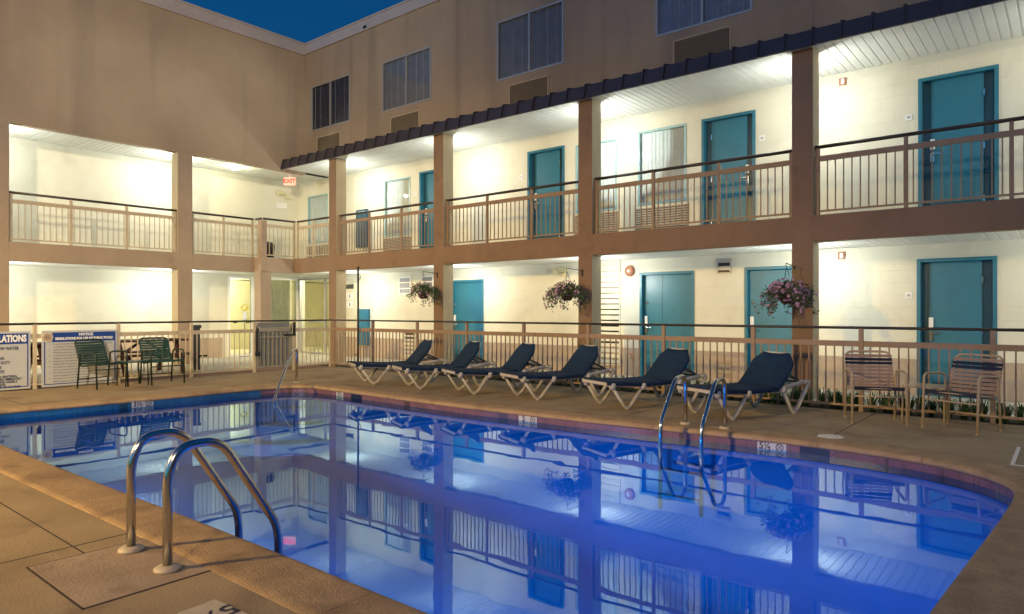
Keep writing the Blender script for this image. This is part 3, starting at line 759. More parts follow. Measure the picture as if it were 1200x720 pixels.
mb = MB(); n = 56; prev = None
for i in range(n+1):
    a = 7.98+.78*i/n; d = .035+.012*math.sin(i*PI/3.5)
    cur = [mb.bm.verts.new(P(SL,a,d,.12)), mb.bm.verts.new(P(SL,a,d,.88))]
    if prev: mb.bm.faces.new((prev[0],cur[0],cur[1],prev[1]))
    prev = cur
pbox(mb, SL, 7.98, 8.76, .03, .036, .97, 1.08)
mb.build('gate_sheet', mt['galv'], gt)
mb = MB(); pbox(mb, SL, 7.90, 7.95, -.045, -.018, .36, .92); pbox(mb, SL, 7.89, 7.99, -.06, -.02, .36, .46); mb.build('gate_closer', mt['black'], gt, .004)
mb = MB(); pbox(mb, SL, 8.58, 8.88, -.05, -.028, .78, .82); pbox(mb, SL, 8.82, 8.87, -.05, -.02, .80, 1.08); mb.build('latch', mt['black'], gt, .004)

# ------------------------------------------------------------------ rules boards
ex, ey = (0,1,0), (0,0,1)
def board(y0, y1, label):
    t = empty('rules_board', (XF+.034, (y0+y1)/2, 0), 0, label, 'sign', 'pool rules boards on the left fence')
    w = (y1-y0)/2
    mb = MB(); mb.box(-.006,.0,-w,w,.03,1.0); mb.build('panel', mt['signw'], t, .002)
    return t, w
t, w = board(2.20, 3.77, 'white board headed REGULATIONS, cut by the left edge, large print below a blue band')
def border(t, w, m=.035, th=.014):
    mb = MB(); x0, x1 = .0005, .003
    mb.box(x0,x1,-w+m,w-m,.03+m,.03+m+th); mb.box(x0,x1,-w+m,-w+m+th,.03+m+th,1.0-m); mb.box(x0,x1,w-m-th,w-m,.03+m+th,1.0-m)
    mb.build('border_line', mt['blue'], t)
border(t, w)
mb = MB(); mb.box(.0006,.0035,-w+.035,w-.035,.79,.965); mb.build('heading_band', mt['blue'], t)
text('POOL REGULATIONS', .155, frame4((.0045,w-.06,.875), ex, ey), mt['white'], t, 'heading', 'RIGHT', .001, .008, .62)
y = w-.17
for s, z, sz, dy in (('SHALLOW WATER',.715,.075,.0),('NO DIVING ALLOWED',.635,.068,-.55),('NO RUNNING WHILE SWIMMING',.555,.068,-.20),('NO LIFEGUARD ON DUTY',.48,.068,-.12),
                 ('POOL CAPACITY - 90',.405,.068,-.24),('DO NOT SPIT OR POLLUTE',.33,.068,-.20),
                 ('IN CASE OF ACCIDENT GIVE ARTIFICIAL BREATHING,',.25,.052,-.02),('AND CALL FOR HELP IMMEDIATELY',.205,.052,.04),
                 ('KEEP THE VICTIM WARM AND UNDER A',.16,.052,-.02),('BLANKET OR UNTIL',.115,.052,-.18),('TREATMENT AND FIRST AID ARE APPLIED',.075,.046,.03)):
    text(s, sz, frame4((.0022,y+dy,z), ex, ey), mt['ink'], t, 'rule_line', 'RIGHT', .0006, .0015, .70)
t, w = board(3.93, 5.13, 'white board headed NOTICE with round seal and fine print, partly behind the green strap chair')
border(t, w)
mb = MB(); mb.box(.0006,.0035,-w+.16,w-.035,.80,.965); mb.build('heading_band', mt['blue'], t)
text('NOTICE', .062, frame4((.0045,.08,.925), ex, ey), mt['white'], t, 'heading', 'CENTER', .001, .003)
text('REGULATIONS FOR USE OF PUBLIC POOLS', .058, frame4((.0045,.06,.855), ex, ey), mt['white'], t, 'heading', 'CENTER', .001, .003, .82)
mb = MB(); mb.lathe([(.088,.0005),(.088,.006),(.08,.0065)], (0,-w+.085,.885), 28, 'x'); sl_ = mb.build('seal', mt['flange'], t)
mb = MB(); mb.lathe([(.058,.0066),(.058,.0075)], (0,-w+.085,.885), 24, 'x'); mb.build('seal_disc', mt['tan'], sl_)
text('SEAL', .024, frame4((.0085,-w+.085,.885), ex, ey), mt['ink'], sl_, 'seal_lettering', 'CENTER', .0004)
lines = ['Persons having any contagious disease shall not be admitted to the pool','or permitted to enter the water of a public pool at any time','Spitting or blowing the nose in the water is strictly prohibited',
 'All persons shall take a cleansing shower before entering','the pool area and after the use of the toilet','No glass or sharp objects shall be carried into the pool area',
 'Running and rough play are not permitted on the deck','Children shall not use the pool without an adult','No animals are allowed in or around the pool',
 'Diving is permitted only where it is posted','The number of bathers shall not exceed the posted load','Report any injury to the management at once','The pool is closed when the gate is locked','Bathers leaving the pool area shall wear footwear']
for k, s in enumerate(lines):
    text(s, .034, frame4((.0012,-w+.17,.765-k*.05), ex, ey), mt['ink'], t, 'rule_line', 'LEFT', .0004, 0, .95)
    if k % 2 == 0: text(str(k//2+1), .036, frame4((.0012,-w+.11,.765-k*.05), ex, ey), mt['ink'], t, 'rule_number', 'LEFT', .0004, 0)

# ------------------------------------------------------------------ depth markers on the waterline tiles and deck
def no_dive(mb, c, r, ex, ey, en):
    c, ex, ey, en = Vector(c), Vector(ex), Vector(ey), Vector(en)
    mb.tube([c+ex*r*math.cos(a)+ey*r*math.sin(a) for a in [k*PI/12 for k in range(24)]], r*.12, 6, closed=True)
    for s in (1,-1): mb.bar(c-(ex*r*.62+ey*r*.62*s), c+(ex*r*.62+ey*r*.62*s), r*.18, .003, en)
def marker(c, ex, ey, s, label, w=.30, h=.115, dive=True, tsize=.11):
    exv, eyv = Vector(ex).normalized(), Vector(ey).normalized(); en = exv.cross(eyv); c = Vector(c)
    mb = MB(); mb.obox((0,0,0), exv, eyv, en, w/2, h/2, .003); o = mb.build('depth_marker', mt['signw'])
    o.location = c; tag(o, label, 'depth marker', 'pool depth markers')
    text(s, tsize, frame4(-exv*(w*.22 if dive else 0)+en*.0035, exv, eyv), mt['ink'], o, 'depth_figure', 'CENTER', .0008, .002)
    if dive:
        mb = MB(); no_dive(mb, exv*w*.27+en*.003, h*.36, exv, eyv, en); mb.build('no_diving_symbol', mt['ink'], o)
def far_edge(x):
    k = min((i for i in range(NO) if outline[i].y > 6.5), key=lambda i: abs(outline[i].x-x))
    t = outline[(k+1)%NO]-outline[k-1]; t.normalize()
    if t.x < 0: t = -t
    return Vector((x, outline[k].y, 0)), Vector((t.x, t.y, 0)), Vector((t.y, -t.x, 0))
for x, s, d, lb in ((-2.47,'5¼',True,'5¼ depth tile beside the right skimmer opening'),(-5.6,'5',True,'5 with a crossed circle on the far tile band below the third lounger gap'),
                    (-9.75,'3¾',False,'3¾ depth tile beside the left skimmer opening')):
    c, tx, nn = far_edge(x); marker(c+nn*.006+Vector((0,0,-.098)), tx, (0,0,1), s, lb, .30 if d else .2, .10, d, .10)
marker((-11.075+.006,4.52,-.085), (-.04,1,0), (0,0,1), '3½', '3½ depth tile on the left wall of the pool under the green chairs', .32, .12)
mb = MB(); mb.box(-.15,.15,-.09,.09,.0,.004); o = mb.build('depth_marker', mt['flange'])
o.location = (-2.93,1.50,.001); o.rotation_euler = (0,0,math.radians(4)); tag(o, '5½ marker set flat in the near deck, bottom left corner', 'depth marker', 'pool depth markers')
text('5½', .15, frame4((0,0,.0045),(0,-1,0),(1,0,0)), mt['ink'], o, 'depth_figure', 'CENTER', .0006, .003)
# skimmer openings
for x, lb in ((-2.04,'right'),(-9.28,'left')):
    c, tx, nn = far_edge(x); mb = MB()
    mb.obox(c+nn*.003+Vector((0,0,-.105)), tx, nn, (0,0,1), .145, .004, .06); o = mb.build('skimmer_opening', M('skimmer_throat', (.006,.012,.05), .4)); tag(o, kind='structure')
# lids in the deck
def lid(x, y, r, label):
    t = empty('skimmer_cover', (x,y,.002), 0, label, 'skimmer lid', 'round lids in the deck')
    mb = MB(); mb.lathe([(r,0),(r,.006),(r-.01,.009),(r-.02,.007)], (0,0,0), 28); c = mb.build('cover', mt['lid'], t)
    mb = MB(); mb.lathe([(.012,.0095),(.012,.011)], (r*.5,0,0), 8); mb.build('finger_hole', mt['black'], c)
lid(-1.99, 7.63+.14, .13, 'white round lid in the deck above the right skimmer opening')
mb = MB(); mb.box(0,.03,0,1.0,0,.004); mb.box(.03,1.6,0,.03,0,.004)
o = mb.build('painted_line', mt['lid']); o.location = (-.42,7.36,.002); tag(o, kind='structure')
# concrete patch under the near ladder
mb = MB(); mb.box(-4.23,-3.46,1.16,1.745,-.05,.0035); tag(mb.build('ladder_pad', M('pad_concrete', (.36,.275,.20), .8, .2, 3, .4, 60, stain=((.15,.11,.07), 2.2, .7, .5))), kind='structure')
mb = MB()
for a in ((-4.245,-4.23,1.15,1.755),(-3.46,-3.448,1.15,1.755),(-4.245,-3.448,1.148,1.16)): mb.box(*a, -.05, .0015)
mb.box(-8.6,-4.245,1.42,1.428,-.05,.0015); mb.bm.faces.ensure_lookup_table()
tag(mb.build('pad_joint', mt['kerb']), kind='structure')

rc = random.Random(12)
for x, y, a, n in ((-5.9,.2,.9,26),(-2.2,7.75,1.3,22),(.3,5.2,2.4,24),(-12.6,2.9,.5,20),(-8.2,7.65,1.0,22)):
    mb = MB(); prev = None; px_, py_ = x, y
    for k in range(n):
        a += rc.gauss(0,.32); px_ += math.cos(a)*.06; py_ += math.sin(a)*.06; w = .0035*(1-k/n)+.0008
        cur = [mb.bm.verts.new((px_-math.sin(a)*w, py_+math.cos(a)*w, .0016)), mb.bm.verts.new((px_+math.sin(a)*w, py_-math.cos(a)*w, .0016))]
        if prev: mb.bm.faces.new((prev[0],cur[0],cur[1],prev[1]))
        prev = cur
    tag(mb.build('deck_crack', mt['kerb']), kind='structure')

# ------------------------------------------------------------------ ladders and rails
def ladder(x0, x1, ybase, s, label, prof, steps=True):
    """s = +1: the pool lies toward +Y; prof = (y offset, z)"""
    t = empty('pool_ladder', ((x0+x1)/2, ybase, .003), 0, label, 'pool ladder', 'steel pool ladders')
    w = (x1-x0)/2
    for sx in (-w, w):
        pts = fillet([(sx, s*a, b) for a, b in prof], .17, 8)
        mb = MB(); mb.tube(pts, .024, 16); r = mb.build('rail', mt['steel'], t)
        mb = MB(); mb.lathe([(.068,.0),(.066,.012),(.05,.022),(.027,.026)], (sx,0,.002), 24); mb.build('flange', mt['flange'], r)
    if steps:
        yb = s*prof[-1][0]
        for z in (-.42,-.70):
            mb = MB(); mb.obox((0,yb+s*-.02,z), (1,0,0), (0,1,0), (0,0,1), w-.02, .04, .012); mb.build('step', mt['white'], t, .004)
    return t
ladder(-4.08, -3.63, 1.605, 1, 'large steel ladder rails rising from the near deck at lower left', [(0,0),(0,.50),(.06,.63),(.28,.64),(.62,.10),(.64,.0),(.64,-.85)])
ladder(-3.54, -3.06, 7.53+.02, -1, 'steel ladder rails at the far edge before the two rightmost loungers', [(0,0),(0,.50),(.07,.58),(.27,.56),(.62,.10),(.64,.0),(.64,-.85)])
t = empty('stair_handrail', (-11.16,7.28,.003), 0, 'single steel handrail leaning down into the far left corner of the pool', 'handrail')
d = Vector((1.0,-1.02,0))
pts = fillet([(0,0,0),(0,0,.60),(.05,-.05,.64),(.22,-.23,.62),(1.02,-1.08,-.10),(1.05,-1.10,-.5)], .1, 6)
mb = MB(); mb.tube(pts, .024, 14); mb.build('rail', mt['steel'], t)
mb = MB(); mb.lathe([(.065,.0),(.062,.012),(.045,.02),(.027,.024)], (0,0,.002), 20); mb.build('flange', mt['flange'], t)

# ------------------------------------------------------------------ loungers
def make_lounger():
    t = empty('sun_lounger'); W = .31
    side = [(-.30,.355),(.0,.33),(.35,.315),(.78,.325),(1.05,.36),(1.38,.405)]
    for s in (-1,1):
        mb = MB(); mb.tube([(s*W,y,z) for y,z in side], .024, 8, ry=1.3)
        mb.tube(fillet([(s*W,1.30,.40),(s*W,1.42,.40),(s*W,1.40,.34)], .04, 4), .026, 8)
        mb.build('side_rail', mt['resin'], t)
        for y0, ya, yb in ((0.0,-.24,.29),(1.09,.90,1.40)):
            za = .33; zb = .31 if y0 < .5 else .385
            mb = MB()
            pts = fillet([(s*(W+.005),ya,za),(s*(W+.02),y0-.03,.028),(s*(W+.02),y0+.05,.028),(s*(W+.005),yb,zb)], .07, 5)
            mb.tube(pts, .029, 8, ry=.75); mb.build('leg', mt['resin'], t)
            mb = MB(); mb.lathe([(.03,.0),(.034,.01),(.028,.03)], (s*(W+.02),y0+.01,0), 12); mb.build('foot', mt['resin'], t)
            for yy, zz in ((ya+.01,za),(yb-.01,zb)):
                if y0 > .5 and yy > 1.2: continue
                mb = MB(); mb.lathe([(.036,-.055),(.047,-.02),(.047,.012),(.036,.035)], (s*(W+.012),yy,zz), 12); mb.build('joint_cap', mt['resin'], t)
    for y, z in ((-.30,.352),(1.40,.39),(.80,.30)):
        mb = MB(); mb.bar((-W,y,z),(W,y,z),.042,.042); mb.build('cross_bar', mt['resin'], t, .006)
    # seat sling with a slight sag
    def sling(rows, name, thick=.010):
        mb = MB(); nx = 8; top = []
        for (y, z, hw, sag) in rows:
            r = [mb.bm.verts.new((-hw-.026, y, z-.050)), mb.bm.verts.new((-hw-.022, y, z-.012))]
            for i in range(1, nx-2+1-1+1):
                u = -1+2*(i-1)/(nx-4); r.append(mb.bm.verts.new((u*hw, y, z-sag*(1-u*u))))
            r = r[:nx-1]+[mb.bm.verts.new((hw+.022, y, z-.012)), mb.bm.verts.new((hw+.026, y, z-.050))]
            top.append(r)
        for A, B in zip(top, top[1:]):
            for i in range(nx):
                f = mb.bm.faces.new((A[i],A[i+1],B[i+1],B[i])); f.smooth = True
        o = mb.build(name, mt['sling'], t); sd = o.modifiers.new('thick', 'SOLIDIFY'); sd.thickness = thick; sd.offset = 0
        return o
    n = 14; rows = []
    for k in range(n+1):
        y = -.33+1.11*k/n
        zz = .355+(.315-.355)*min(1,(y+.3)/.65) if y < .35 else .315+(y-.35)*.02
        rows.append((y, zz+.034, W+.012, .022*math.sin(PI*k/n)))
    sling(rows, 'seat_sling')
    rows = []; a = math.radians(50); L_ = .57
    for k in range(11):
        u = k/10; hw = W+.012
        if u > .78: hw = (W+.012)*(1-(u-.78)/.22*.36)
        bow = .03*math.sin(PI*u)
        rows.append((.78+math.cos(a)*L_*u+bow*.7, .345+math.sin(a)*L_*u-bow*.4, hw, .016))
    sling(rows, 'back_sling')
    ty, tz = .78+math.cos(a)*L_, .345+math.sin(a)*L_
    mb = MB()
    for s in (-1,1): mb.tube(fillet([(s*(W-.01),.80,.325),(s*(W-.01),.78+math.cos(a)*L_*.8+.03,.31+math.sin(a)*L_*.8),(s*(W-.10),ty+.02,tz-.015)], .04, 4), .017, 8)
    mb.tube([(-(W-.12),ty+.012,tz-.01),(W-.12,ty+.012,tz-.01)], .017, 8)
    mb.build('back_frame', mt['resin'], t)
    mb = MB()
    for s in (-1,1): mb.bar((s*(W-.05),.78+math.cos(a)*L_*.55,.33+math.sin(a)*L_*.5),(s*(W-.05),1.28,.41),.02,.03)
    mb.bar((-(W-.05),1.28,.40),(W-.05,1.28,.40),.025,.02); mb.build('back_prop', mt['grey'], t)
    return t
L0 = make_lounger()
spots = [(-10.12,8.14,25),(-8.93,8.18,25),(-7.72,8.22,25),(-6.51,8.30,24),(-5.00,8.33,24.5),(-3.55,8.36,23)]
names = ['leftmost of the six navy sling loungers, its foot end beside the tall thin pole',
 'second navy sling lounger from the left, its back before the teal door at the fence',
 'third navy sling lounger from the left, between the left and middle flower baskets',
 'fourth navy sling lounger from the left, its back below the middle flower basket',
 'fifth navy sling lounger from the left, partly crossed by the left far ladder rail',
 'rightmost navy sling lounger, behind the far ladder and below the right flower basket']
for i, ((x, y, r), lb) in enumerate(zip(spots, names)):
    o = L0 if i == 0 else copy_tree(L0)
    o.location = (x, y, .002); o.rotation_euler = (0,0,-math.radians(r)); tag(o, lb, 'sun lounger', 'navy sling loungers in a row along the far deck')

# ------------------------------------------------------------------ strap chairs (front faces -y)
def strap_chair(frame, strap, accent, n_back=9, slatgap=.2):
    t = empty('strap_chair'); W = .26
    for s in (-1,1):
        mb = MB(); mb.tube(fillet([(s*(W+.03),-.27,.012),(s*(W+.03),-.24,.60),(s*(W+.03),-.19,.625),(s*(W+.03),.10,.615),(s*(W+.02),.17,.60),(s*(W+.02),.24,.012)], [.05,.05,.04,.04], 5), .0145, 8)
        mb.build('arm_frame', frame, t)
        mb = MB(); mb.lathe([(.017,0),(.017,.02)], (s*(W+.03),-.27,0), 10); mb.lathe([(.017,0),(.017,.02)], (s*(W+.02),.24,0), 10); mb.build('foot_cap', frame, t)
    B0, B1 = Vector((0,.20,.40)), Vector((0,.36,.83))
    pts = fillet([(-W,-.24,.425),(-W,.19,.375),(-W*.96,B1.y,B1.z),(W*.96,B1.y,B1.z),(W,.19,.375),(W,-.24,.425)], [.07,.08,.08,.07], 6)
    mb = MB(); mb.tube(pts, .0145, 8); mb.tube([(-W,-.24,.425),(W,-.24,.425)], .0145, 8)
    mb.tube([(-W-.03,-.245,.33),(W+.03,-.245,.33)], .010, 8); mb.tube([(-W-.02,.22,.16),(W+.02,.22,.16)], .010, 8)
    mb.build('seat_frame', frame, t)
    def strip(c, d, w, mat, name, up):
        mb = MB(); n = 8; d = Vector(d).normalized()
        up = Vector(up).normalized(); prev = None
        for i in range(n+1):
            u = -1+2*i/n; p = Vector(c)+Vector((u*(W+.008),0,0))-up*.008*(1-u*u)
            cur = [mb.bm.verts.new(p-d*w/2), mb.bm.verts.new(p+d*w/2)]
            if prev: mb.bm.faces.new((prev[0],cur[0],cur[1],prev[1]))
            prev = cur
        o = mb.build(name, mat, t); sd = o.modifiers.new('thick', 'SOLIDIFY'); sd.thickness = .004; sd.offset = 0
    db = (B1-Vector((0,.19,.375)))
    for k in range(n_back):
        u = .10+.78*k/(n_back-1); c = Vector((0,.19,.375))+db*u+Vector((0,-.016,.004))
        strip(c, db, .036, accent if k == n_back-2 or k == n_back-3 else strap, 'back_strap', (0,-1,.3)) if accent is not strap else strip(c, db, .040, strap, 'back_strap', (0,-1,.3))
    strip((0,-.258,.425), (0,0,1), .042, accent, 'front_strap', (0,-1,0))
    for k in range(7):
        u = k/6; c = (0,-.215+.36*u,.44-.045*u); strip(c, (0,1,-.1), .042, accent if k < 1 else strap, 'seat_strap', (0,0,1))
    return t
def place_chair(o, x, y, face, label, group):
    """face = direction the sitter looks toward"""
    o.location = (x, y, .002); o.rotation_euler = (0,0, math.atan2(face[1], face[0])+PI/2); tag(o, label, 'chair', group)
gc = strap_chair(mt['greenf'], mt['green'], mt['green'])
place_chair(gc, -13.14, 4.69, (.95,.28), 'green strap chair turned sideways before the NOTICE board', 'green strap chairs')
gc2 = copy_tree(gc); place_chair(gc2, -13.04, 5.66, (1,.0), 'green strap chair facing the pool, right of the small dark table', 'green strap chairs')
bc = strap_chair(mt['beigef'], mt['mauve'], mt['navy'])
place_chair(bc, -1.86, 9.20, (.40,-.92), 'beige framed strap chair with black stripe, left of the side table by the fence', 'beige strap chairs')
bc2 = copy_tree(bc); place_chair(bc2, -.96, 9.20, (-.36,-.93), 'beige framed strap chair with black stripe at the right edge, turned toward the table', 'beige strap chairs')
def side_table(x, y, h, w, mat, label, topmat=None):
    t = empty('side_table', (x,y,.002), 0, label, 'side table', 'small square side tables')
    mb = MB(); mb.box(-w/2,w/2,-w/2,w/2,h-.02,h); mb.build('table_top', topmat or mat, t, .008)
    for sx in (-1,1):
        for sy in (-1,1):
            mb = MB(); mb.tube(fillet([(sx*(w/2-.10),sy*(w/2-.03),h-.034),(sx*(w/2-.02),sy*(w/2-.03),h-.036),(sx*(w/2-.015),sy*(w/2-.02),.0)], .05, 4), .012, 8); mb.build('leg', mat, t)
side_table(-13.06, 5.16, .44, .42, mt['greenf'], 'small dark green table between the two green chairs', mt['green'])
side_table(-1.36, 9.50, .45, .46, mt['beigef'], 'small beige table between the two beige chairs by the fence')

# ------------------------------------------------------------------ pole, post, picnic tables
t = empty('deck_pole', (-12.13,9.45,.0), 0, 'tall thin dark pole with small hooks standing at the foot of the leftmost lounger', 'pole')
mb = MB(); mb.tube([(0,0,.0),(0,0,2.28)], .022, 10); mb.lathe([(.03,2.28),(.03,2.31),(.012,2.32)], (0,0,0), 10); mb.lathe([(.07,0),(.07,.012),(.03,.03)], (0,0,.002), 14); mb.build('shaft', mt['handrail'], t)
for z in (.36, .90, 2.05):
    mb = MB(); mb.tube(fillet([(-.01,0,z),(.03,-.0,z-.02),(.07,0,z-.01),(.08,0,z+.06)] if z > .5 else [(0,0,z),(-.05,0,z+.02),(-.10,0,z-.01),(-.10,0,z+.04)], .02, 3), .008, 6); mb.build('hook', mt['handrail'], t)
t = empty('ash_post', (-15.4,7.42,.0), 0, 'dark grey square post with lever behind the left fence', 'post')
mb = MB(); mb.box(-.08,.08,-.08,.08,.001,.95); mb.build('shaft', mt['grey'], t, .01)
mb = MB(); mb.box(-.1,.1,-.1,.1,.95,1.02); mb.build('cap', mt['grey'], t, .01)
mb = MB(); mb.box(.08,.14,-.02,.22,.30,.34); mb.build('lever', mt['black'], t, .004)
def picnic(x, y, label):
    t = empty('picnic_table', (x,y,.0), 0, label, 'picnic table', 'brown wooden picnic tables')
    mb = MB()
    for k in range(5): mb.box(-.36+k*.148,-.36+k*.148+.138,-.8,.8,.69,.73)
    mb.build('table_top', mt['wood'], t, .004)
    for s in (-1,1):
        mb = MB(); mb.box(min(s*.56,s*.80),max(s*.56,s*.80),-.8,.8,.41,.45); mb.build('bench', mt['wood'], t, .004)
    for s in (-1,1):
        mb = MB(); mb.bar((-.22,s*.58,.69),(-.62,s*.58,.0),.04,.10,(0,1,0)); mb.bar((.22,s*.58,.69),(.62,s*.58,.0),.04,.10,(0,1,0)); mb.bar((-.74,s*.55,.36),(.74,s*.55,.36),.04,.09); mb.build('leg_frame', mt['wood'], t)
        mb = MB(); mb.bar((0,s*.52,.36),(0,s*.08,.67),.04,.08,(1,0,0)); mb.build('brace', mt['wood'], t)
picnic(-15.35, 6.28, 'brown picnic table behind the left fence, seen past the green chair facing the pool')
picnic(-15.35, 3.75, 'brown picnic table behind the gap between the two rules boards')
# hose bib
t = empty('hose_tap', (-6.98,YW,.42), 0, 'small yellowish hose tap on the wall beside the louvre panel', 'tap')
mb = MB(); mb.lathe([(.035,.007),(.035,.02),(.015,.025),(.015,.10)], (0,0,0), 12, 'y'); mb.tube([(0,-.09,0),(0,-.11,-.02),(0,-.11,-.09)], .015, 8); mb.build('spout', mt['beigef'], t)
mb = MB(); mb.lathe([(.035,.03),(.04,.035),(.035,.045)], (0,-.08,0), 12); mb.build('wheel', mt['red'], t)

# ------------------------------------------------------------------ hanging baskets
def basket(x, y, z, r, hgt, nl, nf, label, seed, colx, pale=False, droop=.35):
    rnd = random.Random(seed)
    t = empty('hanging_basket', (x,y,z), 0, label, 'hanging basket', 'hanging flower baskets on the columns')
    ya = YC-.006-y
    mb = MB(); mb.tube(fillet([(colx-x,ya,.40),(colx-x,ya-.02,.45),(0,-.02,.48),(0,-.03,.45),(0.0,0,.42)], .05, 5), .006, 6)
    mb.box(colx-x-.02,colx-x+.02,ya,ya+.005,.34,.47)
    mb.build('bracket', mt['black'], t)
    mb = MB()
    for k in range(3):
        a = k*2*PI/3+.4; mb.tube([(0,0,.42),(math.cos(a)*.13,math.sin(a)*.14,.02)], .003, 5)
    mb.build('hanger_wires', mt['black'], t)
    mb = MB(); mb.lathe([(.07,-.13),(.10,-.09),(.13,.0),(.135,.01)], (0,0,0), 18); mb.build('pot', mt['wood'], t)
    mb = MB(); mbf = MB(); tips = []
    for k in range(30):   # trailing stems
        a = rnd.random()*2*PI; R_ = r*(.55+.5*rnd.random()); up = .08+.26*rnd.random(); dn = droop*rnd.random()
        p = [Vector((0,0,.0)), Vector((math.cos(a)*R_*.5, math.sin(a)*R_*.5, up)), Vector((math.cos(a)*R_*.9, math.sin(a)*R_*.9, up*.5-dn*.3)), Vector((math.cos(a)*R_, math.sin(a)*R_, -dn*.8))]
        pts = []
        for j in range(9):
            u = j/8; pts.append(p[0]*(1-u)**3+p[1]*3*u*(1-u)**2+p[2]*3*u*u*(1-u)+p[3]*u**3)
        mb.tube(pts, .0025, 4); tips.append(pts)
    def leaf(c, s):
        d = Vector((rnd.gauss(0,1),rnd.gauss(0,1),rnd.gauss(0,.6)+.3)).normalized(); n_ = Vector((rnd.gauss(0,1),rnd.gauss(0,1),rnd.gauss(0,1))); w_ = d.cross(n_).normalized()
        v = [mb.bm.verts.new(c), mb.bm.verts.new(c+d*s*.5+w_*s*.28), mb.bm.verts.new(c+d*s), mb.bm.verts.new(c+d*s*.5-w_*s*.28)]; mb.bm.faces.new(v)
    for k in range(nl):
        pts = rnd.choice(tips); j = min(8, int(rnd.betavariate(2,1.2)*9)); c = pts[j]+Vector((rnd.gauss(0,.026),rnd.gauss(0,.026),rnd.gauss(0,.026)))
        leaf(c, .032+.028*rnd.random())
    for k in range(nl//2):
        v = Vector((rnd.gauss(0,1),rnd.gauss(0,1),rnd.gauss(0,1))).normalized()*(.6+.4*rnd.random())
        leaf(Vector((v.x*r*.62, v.y*r*.5, .06+v.z*.15)), .03+.02*rnd.random())
    for k in range(nf//2):
        v = Vector((rnd.gauss(0,1),-abs(rnd.gauss(0,1)),rnd.gauss(0,1)+.3)).normalized(); c = Vector((v.x*r*.66, v.y*r*.54, .07+v.z*.17))
        d = (v+Vector((rnd.gauss(0,.3),rnd.gauss(0,.3),rnd.gauss(0,.3)))).normalized(); u = d.cross(Vector((0,0,1))).normalized(); w_ = d.cross(u); q_ = .02+.012*rnd.random()
        cv = mbf.bm.verts.new(c); rg = [mbf.bm.verts.new(c+d*q_*.4+(u*math.cos(q*PI/5)+w_*math.sin(q*PI/5))*q_*(1 if q % 2 else .7)) for q in range(10)]
        for q in range(10): mbf.bm.faces.new((cv, rg[q], rg[(q+1)%10]))
    mb.build('foliage', mt['leaf'], t, normals=False)
    for k in range(nf):
        pts = rnd.choice(tips); j = min(8, int(rnd.betavariate(2,1.0)*9)); c = pts[j]+Vector((rnd.gauss(0,.02),rnd.gauss(0,.02)-.02,.02+rnd.gauss(0,.02)))
        d = Vector((rnd.gauss(0,.6),-.7+rnd.gauss(0,.5),rnd.gauss(0,.5)+.4)).normalized(); u = d.cross(Vector((0,0,1))).normalized(); w_ = d.cross(u); s = .017+.012*rnd.random()
        cv = mbf.bm.verts.new(c)
        ring = [mbf.bm.verts.new(c+d*s*.45+(u*math.cos(q*PI/5)+w_*math.sin(q*PI/5))*s*(1 if q % 2 else .7)) for q in range(10)]
        for q in range(10): mbf.bm.faces.new((cv, ring[q], ring[(q+1)%10]))
    mbf.build('blossoms', mt['petal'], t, normals=False)
basket(-3.32, 10.55, 1.58, .40, .5, 1500, 210, 'fullest flower basket, lilac blossoms, on the rightmost visible column', 3, -3.31)
basket(-7.32, 10.55, 1.66, .42, .5, 1300, 100, 'middle flower basket with mauve blossoms trailing to the left of its column', 5, -7.2)
basket(-11.22, 10.55, 1.74, .40, .45, 1000, 45, 'sparse green flower basket on the column beside the light teal door', 8, -11.12)

# ------------------------------------------------------------------ border grass
mb = MB(); rnd = random.Random(4); x = -10.5
while x < 5.5:
    dens = 1 if x > -5 else .55
    for c in range(1):
        cx, cy = x+rnd.gauss(0,.03), 10.30+rnd.gauss(0,.10)
        for k in range(int(70*dens)):
            a = rnd.random()*2*PI; h = .12+.18*rnd.random(); o_ = .06+.16*rnd.random(); w = .006
            d = Vector((math.cos(a),math.sin(a),0)); s = Vector((-d.y,d.x,0))*w; b = Vector((cx,cy,-.02))+d*rnd.random()*.03
            p1 = b+d*o_*.4+Vector((0,0,h*.8)); p2 = b+d*o_+Vector((0,0,h*(.75+.3*rnd.random())))
            v = [mb.bm.verts.new(q) for q in (b-s,b+s,p1+s,p1-s,p2)]
            mb.bm.faces.new(v[:4]); mb.bm.faces.new((v[3],v[2],v[4]))
    x += .115
o = mb.build('grass', mt['grass'], normals=False); tag(o, 'dark green border grass along the foot of the walkway behind the fence', 'grass', kind='stuff')

# ------------------------------------------------------------------ camera
cam = bpy.data.cameras.new('camera'); co = bpy.data.objects.new('camera', cam); COL.objects.link(co)
co.location = (0,0,H); co.rotation_euler = (PI/2, 0, math.atan2(.6344,.7730))
cam.sensor_width = 36; cam.lens = 24.0; cam.shift_y = 4/1200; cam.clip_start = .05; cam.clip_end = 1000
scn.camera = co

# ------------------------------------------------------------------ light
wd = bpy.data.worlds.new('World'); scn.world = wd; wd.use_nodes = True; nt = wd.node_tree; N, L = nt.nodes, nt.links
sky = N.new('ShaderNodeTexSky'); sky.sky_type = 'NISHITA'; sky.sun_disc = False
sky.sun_elevation = math.radians(-3.0); sky.sun_rotation = math.radians(200); sky.air_density = 1.2; sky.ozone_density = 3.0
mx = N.new('ShaderNodeMix'); mx.data_type = 'RGBA'; mx.blend_type = 'MULTIPLY'; mx.inputs[0].default_value = 1
L.new(sky.outputs[0], mx.inputs[6]); mx.inputs[7].default_value = (.25,3.7,3.9,1)
L.new(mx.outputs[2], N['Background'].inputs[0]); N['Background'].inputs[1].default_value = 1.0

